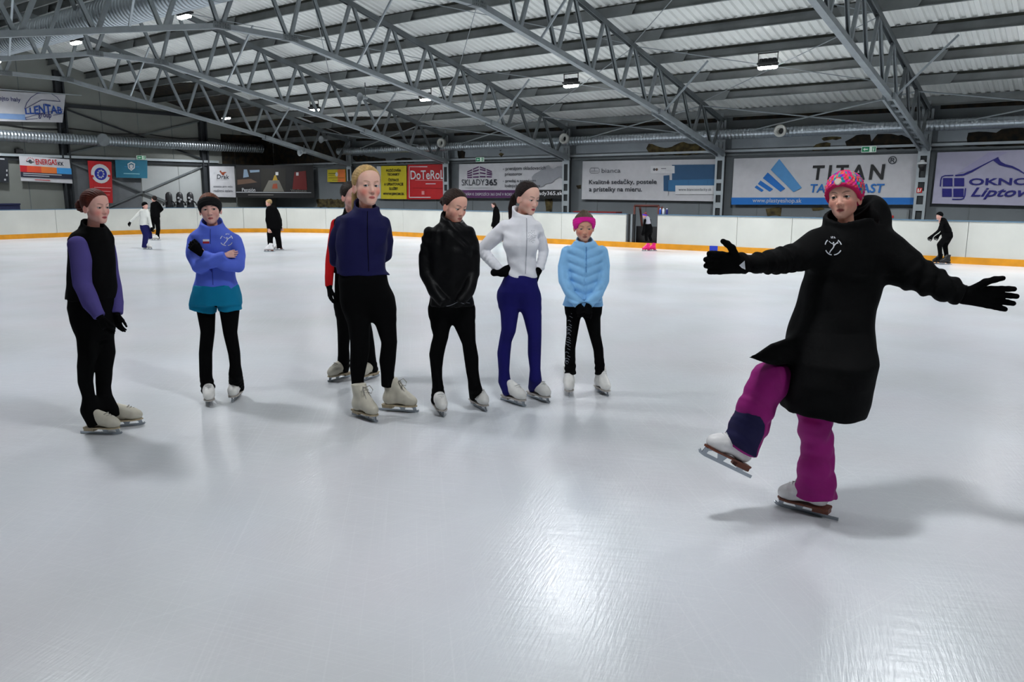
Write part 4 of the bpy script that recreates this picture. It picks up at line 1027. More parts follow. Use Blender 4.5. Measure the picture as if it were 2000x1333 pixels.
garment(p,'tights',BLK,[d['legpants']],[hem(d['legL'],d['skL'],-1.2,size=1.0),hem(d['legR'],d['skR'],-1.48,size=1.0)],ring=(.0055,.045,.62),h=.0065,hems=((d['skL'],-1.2,1.0),(d['skR'],-1.48,1.0)),taper=True)
glove(p,'fist',d['handL'],(-.72,-.02,.62),(.1,-1,.1),-1,.85)
add_skate(p,'white_low',d['skL'],heading(-1.2)); add_skate(p,'white_low',d['skR'],heading(-1.48))
def disc(cx,cz,r,n=14): return [(cx+r*math.cos(2*math.pi*k/n),cz+r*math.sin(2*math.pi*k/n)) for k in range(n)]
def emblem(cx,cz,s):
    out=[]
    def rb(pts,w): out.extend(ribbon([(cx+a*s,cz+b*s) for a,b in pts],w*s))
    for a0,a1 in ((205,262),(278,335),(15,52),(128,165)):
        n=9; rb([(math.cos(math.radians(a0+(a1-a0)*k/n)),math.sin(math.radians(a0+(a1-a0)*k/n))) for k in range(n+1)],.13)
    rb([(-.12,1.0),(-.12,1.22)],.08); rb([(.02,1.0),(.02,1.22),(.16,1.18)],.08); rb([(.2,1.0),(.28,1.2),(.36,1.0)],.07)
    rb([(-.42,-.75),(-.3,-.5),(-.05,-.22),(.1,.0),(.08,.3)],.13); rb([(.08,.05),(.3,.3),(.62,.62)],.10); rb([(.08,.3),(-.2,.42),(-.46,.66)],.08); rb([(.08,.28),(.35,.38),(.66,.44)],.07)
    out.append(disc(cx+.07*s,cz+.48*s,.10*s,8)); return out
wp=mat('white_transfer',W_((225,228,235)),.6)
ex_,ez_=PX['blue_emblem']; decal(p,'emblem',fj,emblem(ex_,ez_,.042),wp)
fx,fz=PX['blue_flag']; decal(p,'flag_patch',fj,[[(fx-.024,fz),(fx+.024,fz),(fx+.024,fz+.016),(fx-.024,fz+.016)]],wp); decal(p,'flag_patch',fj,[[(fx-.024,fz-.016),(fx+.024,fz-.016),(fx+.024,fz),(fx-.024,fz)]],mat('flag_red',W_((170,25,40)),.7))
zx=d['top'][4][0]+.012
zip_line(p,fj,[(zx,z) for z in np.linspace(.98,1.14,6)],.006,cloth('cobalt_dark',(56,70,160))); zip_line(p,fj,[(zx,z) for z in np.linspace(1.30,1.45,5)],.006,cloth('cobalt_dark',(56,70,160)))
# ---------------- skater with red sleeves behind the blonde girl
p,d=new_person('red','skater in black vest with red sleeves, half hidden behind the tall blonde girl')
R,t=make_body(p,d,.75,.05,0,pale,W_((180,95,95)),W_((70,50,40)),.5,(.05,.04,.03),d['vest'],[d['armL'],d['armR'],d['legL'],d['legR']])
head_part(p,'hair',lambda P:hair_f(P,knots=[((0,-.5,.5),(.14,.12,.14))]),R,t,hair_mat('dark',W_((40,28,22))),h=.024)
garment(p,'vest',BLK,[d['vest']],[],collar=(d['collar'],.7,.5))
garment(p,'sleeves',cloth('red_knit',(190,18,22),.9,.05,.2),[],[d['armL'],d['armR']],wr=(20,.003))
garment(p,'trousers',BLK,[d['pants']],[hem(d['legL'],d['skL'],-2.1,size=1.05),hem(d['legR'],d['skR'],-2.0,size=1.05)],ring=(.004,.05,.5),hems=((d['skL'],-2.1,1.05),(d['skR'],-2.0,1.05)),taper=True)
for a in ('armL','armR'): glove(p,'relaxed',d[a][-1][:3],end_dir(d[a])*.5+np.array([.08,0,-.8]),(-.8,-.5,0),1,1.0)
add_skate(p,'worn_low',d['skL'],heading(-2.1),1.05); add_skate(p,'worn_low',d['skR'],heading(-2.0),1.05)
# ---------------- tall blonde girl
p,d=new_person('blonde','tall blonde girl in dark navy jacket with hands behind her back, facing the camera')
R,t=make_body(p,d,.52,-.02,.03,fair,W_((190,100,98)),W_((150,105,75)),.95,(.10,.13,.16),d['top'],[d['armL'],d['armR'],d['legL'],d['legR']],hs=1.17,dc=(.004,0,-.012),gaze=(-.45,0))
head_part(p,'hair',lambda P:hair_f(P,knots=[((0,-.50,.56),(.10,.09,.10))],tails=[[(0,-.50,.55,.10),(.06,-.62,.3,.13),(.10,-.58,-.1,.12),(.12,-.52,-.45,.05)]],fy=.27,fz=.87),R,t,hair_mat('blonde',W_((210,172,112))))
nj=cloth('navy_softshell',(20,20,68),.75,.06,.1,.2)
def fold_n(P,dd): return dd+.005*np.sin(P[:,2]*30-P[:,0]*22)*np.exp(-((P[:,2]-1.12)/.1)**2)+.005*np.sin(P[:,2]*34+P[:,0]*12)*np.exp(-((P[:,2]-1.5)/.08)**2)
_,fj=garment(p,'jacket',nj,[d['top']],[d['armL'],d['armR']],wr=(20,.005),kl=.015,collar=(d['collar'],.5,.55),h=.007,extra=fold_n)
garment(p,'leggings',BLK,[d['pants']],[d['legL'],d['legR']],taper=True)
zx=d['top'][5][0]+.05
zip_line(p,fj,[(zx+.0,z) for z in np.linspace(1.08,1.60,14)],.005,BLK)
add_skate(p,'worn',d['skL'],heading(-.80),1.1); add_skate(p,'worn',d['skR'],heading(-.27),1.1)
# ---------------- girl in black jacket
p,d=new_person('black','girl in glossy black padded jacket looking down, dark hair in a bun, hands in pockets')
R,t=make_body(p,d,.72,.28,.08,tan_,W_((200,120,112)),W_((50,32,26)),.45,(.04,.025,.02),d['top'],[d['armL'],d['armR'],d['legL'],d['legR']],hs=1.08,dc=(.012,0,-.004),gaze=(0,-.25))
head_part(p,'hair',lambda P:hair_f(P,knots=[((0,-.56,.50),(.17,.16,.16))],fy=.24,fz=.85),R,t,hair_mat('espresso',W_((46,26,20))))
def crinkle(P,dd): return dd+.005*np.sin(P[:,2]*48+5*np.sin(P[:,0]*19+P[:,2]*9))*np.exp(-((P[:,2]-1.38)/.13)**2)
_,fj=garment(p,'jacket',cloth('black_gloss',(8,8,10),.5,0,.2,.14,bscale=45.),[d['top']],[d['armL'],d['armR']],wr=(26,.005),collar=(d['collar'],.7,.55),h=.0065,extra=crinkle)
garment(p,'leggings',BLK,[d['pants']],[hem(d['legL'],d['skL'],-1.28,size=1.04),hem(d['legR'],d['skR'],-1.12,size=1.04)],ring=(.003,.04,.55),hems=((d['skL'],-1.28,1.04),(d['skR'],-1.12,1.04)),taper=True)
tr=cloth('grey_trim',(120,122,130),.5)
(ax,az),(bx,bz),(cx,cz),(ex1,ez1)=PX['black_pk']
zip_line(p,fj,[(ax+(bx-ax)*k/6,az+(bz-az)*(k/6)**1.6) for k in range(7)],.004,tr,'pocket_trim'); zip_line(p,fj,[(cx+(ex1-cx)*k/5,cz+(ez1-cz)*k/5) for k in range(6)],.004,tr,'pocket_trim')
add_skate(p,'white_low',d['skL'],heading(-1.28),1.04); add_skate(p,'white_low',d['skR'],heading(-1.12),1.04)
# ---------------- girl in white jacket
p,d=new_person('white','girl in white fitted jacket and navy trousers, hands on hips, looking down')
R,t=make_body(p,d,.72,.22,.05,fair,W_((175,50,60)),W_((70,45,38)),.5,(.04,.025,.02),d['top'],[d['armL'],d['armR'],d['legL'],d['legR']],hs=1.08,dc=(.01,0,-.004),gaze=(0,-.25))
head_part(p,'hair',lambda P:hair_f(P,knots=[((0,-.46,.62),(.10,.10,.10))],tails=[[(0,-.46,.60,.09),(0,-.66,.35,.12),(0,-.70,.0,.11),(0,-.66,-.42,.04)]],fy=.22,fz=.87),R,t,hair_mat('black_brown',W_((34,20,18))))
head_part(p,'hair_tie',lambda P:ell(P,(0,-.52,.60),(.125,.05,.13)),R,t,cloth('pink_tie',(150,40,70)))
wj=cloth('white_stretch',(240,240,246),.7,.03,.06,.3)
def fold_w(P,dd):
    x=P[:,0]-d['top'][4][0]
    return dd+.005*np.sin(P[:,2]*55+x*38)*np.exp(-((P[:,2]-1.07)/.09)**2)+.0045*np.sin(P[:,2]*70-np.abs(x)*30)*np.exp(-((P[:,2]-1.37)/.06)**2-((np.abs(x)-.13)/.08)**2)
def bust(P,dd): return fold_w(P,smin(dd,np.minimum(ell(P,(d['top'][4][0]-.055,-.085,1.30),(.075,.06,.07)),ell(P,(d['top'][4][0]+.065,-.085,1.30),(.07,.06,.07))),.05))
_,fj=garment(p,'jacket',wj,[d['top']],[d['armL'],d['armR']],ring=(.0018,.035,.22),collar=(d['collar'],.7,.55),wr=(24,.002),kl=.02,h=.006,extra=bust)
garment(p,'trousers',cloth('navy_stretch',(22,20,96),.8,.05,.1,.2),[d['pants']],[hem(d['legL'],d['skL'],-0.9,size=1.06),hem(d['legR'],d['skR'],-0.98,size=1.06)],ring=(.004,.045,.75),h=.007,hems=((d['skL'],-0.9,1.06),(d['skR'],-0.98,1.06)),taper=True)
glove(p,'flat',d['handL'],(1,-.05,.06),(0,-1,.1),1,1.12); glove(p,'curled',d['handR'],(-.2,-.25,-.6),(1,-.2,.1),-1,1.0)
zx=d['top'][4][0]+.035
zip_line(p,fj,[(zx+.012*math.sin((z-1)*4),z) for z in np.linspace(1.0,1.50,16)],.007,cloth('zip_grey',(170,172,180),.4))
gx,gz=PX['white_crest']; decal(p,'crystal_motif',fj,[disc(gx+.034*math.cos(a*2.4)*math.sqrt(a/26),gz+.05*math.sin(a*2.4)*math.sqrt(a/26),.0045,6) for a in range(26)],mat('crystal',W_((240,242,248)),.1,.3))
add_skate(p,'white_low',d['skL'],heading(-.9),1.06); add_skate(p,'white_low',d['skR'],heading(-.98),1.06)
# ---------------- child in light blue
p,d=new_person('child','small girl in quilted light blue jacket with bright pink headband, hands clasped low')
R,t=make_body(p,d,.03,.20,0,warm,W_((178,105,95)),W_((120,85,60)),.8,(.08,.07,.05),d['top'],[d['armL'],d['armR'],d['legL'],d['legR']],hs=1.08,wx=1.08,gaze=(0,-.3))
head_part(p,'hair',lambda P:hair_f(P,knots=[((0,-.12,1.02),(.13,.13,.08))],fz=.9),R,t,hair_mat('ash',W_((104,86,72))))
def pinkband(P):
    dd=band_f(P,.19,.60,0,.45,.035); S=np.abs(P[:,0])
    return smax(dd,-ell(P,(0,.45,.50),(.285,.34,.29)),.03)
head_part(p,'headband',pinkband,R,t,cloth('pink_band',(224,28,150),.8,.06,.1))
lb=cloth('sky_quilt',(140,196,242),.65,.04,.08,.3)
def quilt(P,dd):
    x=np.abs(P[:,0]-d['top'][4][0]); s=P[:,2]-.35*x
    m=(P[:,2]>.80)*(P[:,2]<1.30)*sstep(.16,.14,x); dd=dd-.011*np.abs(np.sin(s*math.pi/.072))*m
    return dd+.008*np.exp(-(x/.008)**2)*(P[:,1]<0)
_,fj=garment(p,'jacket',lb,[d['top']],[d['armL'],d['armR']],wr=(20,.003),collar=(d['collar'],.03,.55),h=.006,extra=quilt,kl=.012)
garment(p,'trousers',BLK,[d['pants']],[d['legL'],d['legR']],ring=(.0045,.05,.42),h=.007,taper=True)
for a in ('armL','armR'): glove(p,'curled',d[a][-1][:3],end_dir(d[a])*.5+np.array([0,0,-.5]),(0,-1,0),1,.8)
zip_line(p,fj,[(d['top'][4][0]+.004,z) for z in np.linspace(1.05,1.36,10)],.007,cloth('sky_dark',(84,138,196)))
lt=mat('silver_lettering',W_((120,124,134)),.4)
def legscript(ch,z0,z1,x):
    out=[]; rr=random.Random(5); z=z0
    while z>z1:
        w=rr.uniform(.012,.026); q=rr.random()
        cx_=np.interp(z,[r[2] for r in ch][::-1],[r[0]-r[3]*.62 for r in ch][::-1])
        if q<.45: out+=ribbon([(cx_+w*math.cos(a),z+.011*math.sin(a)) for a in np.linspace(0,5.2,9)],.0045)
        else: out+=ribbon([(cx_-w,z),(cx_,z+.008),(cx_+w,z-.004)],.0045)
        z-=rr.uniform(.024,.034)
    return out
def fleg(P): return chain(P,d['legL'])
decal(p,'lettering',fleg,legscript(d['legL'],.70,.26,0),lt,.004)['kind']='stuff'
add_skate(p,'white',d['skL'],heading(-1.62),.95); add_skate(p,'white',d['skR'],heading(-1.3),.95)
# ---------------- coach
p,d=new_person('coach','coach in long black coat and magenta trousers, arms spread, one skate lifted','coach on the ice')
R,t=make_body(p,d,-.62,-.02,-.10,tan_,W_((165,80,78)),W_((70,48,40)),.55,(.03,.022,.018),d['top'],[d['armL'],d['armR'],d['legL'],d['legR']],open_=.55,hs=1.06,dc=(.006,0,.0),gaze=(-.1,0))
pal=[W_(c) for c in ((232,46,120),(236,70,140),(240,96,70),(222,40,150),(120,60,200),(40,150,170),(235,120,90),(90,190,170),(230,60,110))]
def beanie(P):
    P=P.astype(f32); th=np.arctan2(P[:,0],P[:,1]+.08); zz=P[:,2]
    e=smin(cap_ell(P,.055),ell(P,(0,-.40,.72),(.34,.34,.36)),.08)
    e=e-.016*np.sin(th*24+np.floor(zz*15)*1.57)*np.sin(zz*15*math.pi)
    cutp=.62*(P[:,1]-.34)-.78*(zz-.70)
    e=smax(e,cutp,.02); rim=np.maximum(np.abs(cutp+.02)-.02,cap_ell(P,.055)); e=smin(e,rim,.01)
    return smax(e,-cap_ell(P,-.02),.01)
def bcol(V):
    th=np.arctan2(V[:,0],V[:,1]+.08); i=np.floor(th*24/3.1416+np.floor(V[:,2]*15)*.5).astype(int); j=np.floor(V[:,2]*15).astype(int)
    k=(i*7919+j*104729+i*j*31)%len(pal); c=np.array(pal)[k]; cutp=.62*(V[:,1]-.34)-.78*(V[:,2]-.70)
    c[cutp>-.045]=W_((214,44,100)); return c
head_part(p,'knit_hat',beanie,R,t,mat('knit_wool',(.6,.1,.3),.9,vcol='col',spec=.1,bump=.3,bscale=400.),lo=(-.6,-.95,.0),h=.0105,col=bcol)
bt=R@np.array([.02,.405,.83])+t; nb_=R@np.array([0,1,.25]); 
o=MB().lathe([(.001,.006),(.014,.006),(.017,.002),(.017,-.004)],'z').build('hat_button',mat('cream_button',W_((225,205,190)),.4),p); o.location=bt; o.rotation_euler=Vector(nb_).to_track_quat('Z','Y').to_euler()
coatm=cloth('coat_black',(10,10,11),.8,0,.1,.1,bscale=70.)
hd_=np.array(d['hood'])
def coat(P,dd):
    hood=smax(ell(P,hd_,(.115,.14,.125)),-ell(P,hd_+np.array([-.10,-.02,.12]),(.10,.12,.10)),.03)
    dd=smin(dd,hood,.05)
    fl=[np.array(q) for q in d['flap']]
    dd=smin(dd,chain(P,[list(fl[0])+[.075],list(fl[1])+[.048],list(fl[2])+[.012]],False),.04)
    dd=smin(dd,chain(P,[list(fl[4])+[.03],list(fl[3])+[.008]],False),.02)
    return dd+.004*np.sin(P[:,2]*26+2*np.sin(P[:,0]*14))*(P[:,2]<1.3)
def coat_cut(P,dd):
    # slanted hem, vent on the right
    hem=np.interp(P[:,0],HEM[0],HEM[1]).astype(f32)
    return smax(dd,hem-P[:,2],.01)
HEM=([-.6,-.36,-.19,-.15,.03,.055,.075,.25],[.62,.62,.60,.505,.455,.50,.455,.475])
_,fc=garment(p,'coat',coatm,[d['top']],[d['armL'],d['armR']],collar=(d['collar'],-.7,.3),ring=(.008,.075,.12),wr=(16,.006),kl=.05,h=.0085,extra=coat,cut=coat_cut,pad=.16,ex=2.4)
mg=cloth('magenta_shell',(144,14,112),.7,.08,.1,.3)
garment(p,'trousers',mg,[],[d['thigh'],d['legL'],d['legR']],ring=(.005,.11,.0),wr=(18,.006),h=.0075,kl=.05)
nv=cloth('ankle_patch_navy',(28,26,66),.7)
pp=[np.array(q) for q in PX['coach_patch']]; pc=sum(pp)/len(pp)
def patch_f(P):
    e=chain(P,[list(q[:3])+[q[3]+.005] for q in d['legL']],ring=(.005,.11,.0))+wob(P,18,.006)
    for a_,b_ in zip(pp,pp[1:]+pp[:1]):
        t_=(b_-a_)/np.linalg.norm(b_-a_); n_=np.array([t_[1],-t_[0]])
        if (pc-a_)@n_>0: n_=-n_
        e=np.maximum(e,(P[:,0]-a_[0])*n_[0]+(P[:,2]-a_[1])*n_[1])
    return np.maximum(e,P[:,1]-(d['legL'][-1][1]+.02))
lo_,hi_=bbox([q[:3] for q in d['legL']],.16); V,F=polygonize(patch_f,lo_,hi_,.006,1); inst('ankle_patch',npmesh('ankle_patch',V,F,nv),p)
glove(p,'mitt',d['handL'],np.array(d['hLtip'])-np.array(d['handL']),(0,1,.05),1,1.28); glove(p,'open',d['handR'],np.array(d['hRtip'])-np.array(d['handR']),(.05,1,.1),-1,1.28)
ex_,ez_=PX['coach_emblem']; decal(p,'emblem',fc,emblem(ex_,ez_,.040),wp)
tx,tz=PX['coach_tag']; fa=lambda P:chain(P,d['armL'],False)-.03
decal(p,'wrist_tag',fa,[[(tx-.012,tz),(tx+.012,tz+.022),(tx+.018,tz-.02),(tx,tz-.012)]],wp)
Rs=heading(2.46,0.); add_skate(p,'coach_low',d['skR'],Rs,1.08)
toe,heel=np.array(d['skToe']),np.array(d['skHeel']); xx=toe-heel; Ls=np.linalg.norm(xx); xx/=Ls; zz=np.array([xx[0]*-.0,0,1.]); zz-=xx*(zz@xx); zz/=np.linalg.norm(zz); yy=np.cross(zz,xx)
add_skate(p,'coach_low',heel+xx*.15*1.08,np.stack([xx,yy,zz],1),1.08)
# ------------------------------------------------------------------ skaters far off
def far_head(): 
    if 'far' not in HEADS: HEADS['far']=polygonize(lambda P:head_f(P),(-.42,-.58,-.5),(.42,.5,1.05),.03,1)
    return HEADS['far']
def far_person(key,label,yaw,pitch,hair,topm,legm,armm=None,boots='white',head=(),aL=0.,aR=0.,gl=True,sz=1.,legm2=None,low=True,lift=(0,0),cuffs=None):
    p,d=new_person(key,label,'skaters far off on the rink'); hd=d['head']; R,t=frame(yaw,pitch,0,hd[:3],hd[3])
    V,F=far_head(); skin=pale; n=len(V)
    body=[[r[0],r[1],r[2],r[3]*.75,r[4]*.75] for r in d['top']]; limbs=[slim(d[k][:-1],.7) for k in ('armL','armR','legL','legR')]
    rows=[(r[0]-r[3],r[1]-r[4],r[2]) for r in body]+[(r[0]+r[3],r[1]+r[4],r[2]) for r in body]
    for ch in limbs: rows+=[tuple(r[:3]) for r in ch]
    neck=t+R@np.array([0,-.15,0]); rows.append(tuple(neck)); lo,hi=bbox(rows,.1)
    def f(P):
        e=smin(loft(P,body),cap(P,neck,(body[-1][0],body[-1][1],body[-1][2]-.05),.04,.05),.03)
        for ch in limbs: e=smin(e,chain(P,ch,False),.02)
        return e
    V2,F2=polygonize(f,lo,hi,.03,1); col=np.concatenate([head_colors(V,skin,W_((175,95,90)),W_((90,60,45)),.5),np.tile(skin,(len(V2),1))])
    inst('body',npmesh('body',np.concatenate([xform(V,R,t),V2]),np.concatenate([F,F2+n]),skin_m,col),p)
    for nm,fn,m in head: head_part(p,nm,fn,R,t,m,h=.035)
    col_=[[d['top'][-1][0],d['top'][-1][1],d['top'][-1][2]-.04,.075],[float(neck[0]),float(neck[1]),float(neck[2])-.02,.065]]
    if armm:
        garment(p,'vest',topm,[d['top']],[col_],h=.016); garment(p,'sleeves',armm,[],[d['armL'],d['armR']],h=.014)
    else: garment(p,'jacket',topm,[d['top']],[col_,d['armL'],d['armR']],h=.015,wr=(22,.004))
    garment(p,'trousers',legm,[d['hips']],[d['legL'],d['legR']],h=.014,taper=True)
    if cuffs:
        garment(p,'leg_warmers',cuffs,[],[[d[k][-2][:3]+[d[k][-2][3]+.006],d[k][-1][:3]+[d[k][-1][3]+.01]] for k in ('legL','legR')],h=.014)
    for k in ('armL','armR'): 
        V,F=place_hand('curled',d[k][-1][:3],end_dir(d[k]),(-.3,-.8,.4),1,1.); inst('glove' if gl else 'hand',npmesh('glove',V,F,BLK if gl else skin_m,np.tile(skin,(len(V),1))),p)
    for s,a,z in (('skL',aL,lift[0]),('skR',aR,lift[1])): add_skate(p,boots+('_low' if low else ''),[d[s][0],d[s][1],z],heading(a),sz)
    return p
dk=hair_mat('dark',W_((40,28,22))); blh=hair_mat('pale_blonde',W_((205,170,120)))
hat_f=lambda P:smax(cap_ell(P,.03),.52*(P[:,1]-.30)-.85*(P[:,2]-.66),.02)
far_person('f_white','distant girl in white jacket and black cap gliding with one arm out',1.15,.05,None,cloth('white_far',(228,228,222)),cloth('navy_far',(24,24,80)),
  head=[('cap',hat_f,BLK),('hair',lambda P:chain(P,[(0,-.42,.3,.07),(0,-.5,0,.06),(0,-.48,-.5,.045)],False),dk)],aL=-.15,aR=-.6,lift=(0,.18))
far_person('f_black','distant skater in black seen from behind, hand on hip, white hair tie',-2.0,0,None,BLK,BLK,
  head=[('hair',lambda P:hair_f(P,knots=[((0,-.52,.62),(.12,.12,.12))]),dk),('hair_tie',lambda P:ell(P,(0,-.47,.62),(.17,.05,.17)),cloth('white_tie',(220,220,215)))],aL=-2.9,aR=-2.9,lift=(.45,0))
far_person('f_blond','distant blond person in black coat and trousers leaning forward on white skates',-1.15,.15,None,BLK,BLK,
  head=[('hair',lambda P:hair_f(P,knots=[((0,-.25,.7),(.33,.30,.33))],fz=.80),blh)],aL=3.35,aR=3.3,gl=False,boots='coach',low=False)
far_person('f_dark','distant girl in black with long dark hair, partly behind the white jacket',-1.2,.25,None,BLK,BLK,
  head=[('hair',lambda P:hair_f(P,tails=[[(0,-.40,.6,.2),(.0,-.5,.2,.2),(.05,-.55,-.5,.17),(.0,-.6,-1.0,.08)]],fy=.25),hair_mat('dark_brown',W_((52,36,28))))],aL=3.3,aR=3.3,boots='mint',low=False)
far_person('f_pink','distant girl in black and grey with bright pink skates and purple headband',-1.2,.15,None,cloth('grey_far',(170,168,178)),BLK,armm=BLK,
  head=[('hair',lambda P:hair_f(P,tails=[[(0,-.42,.72,.12),(0,-.6,.4,.15),(0,-.6,-.2,.08)]]),hair_mat('red_brown',W_((116,60,36)))),('headband',lambda P:band_f(P,.14,.62,0,.38,.035),cloth('purple_band',(96,52,190))),('hair_bow',lambda P:ell(P,(0,-.28,1.02),(.14,.12,.1)),cloth('pink_bow',(235,40,80)))],
  aL=3.4,aR=3.35,boots='pink',low=False,sz=.95)
far_person('f_crouch','distant skater all in black crouching forward with one arm out, black cap',-1.3,.1,None,BLK,BLK,
  head=[('cap',hat_f,BLK),('hair_bun',lambda P:ell(P,(0,-.55,.6),(.12,.12,.12)),dk),('hair_tie',lambda P:ell(P,(0,-.47,.6),(.12,.06,.14)),cloth('rose_tie',(170,110,120)))],aL=3.25,aR=3.2,boots='black',low=False)
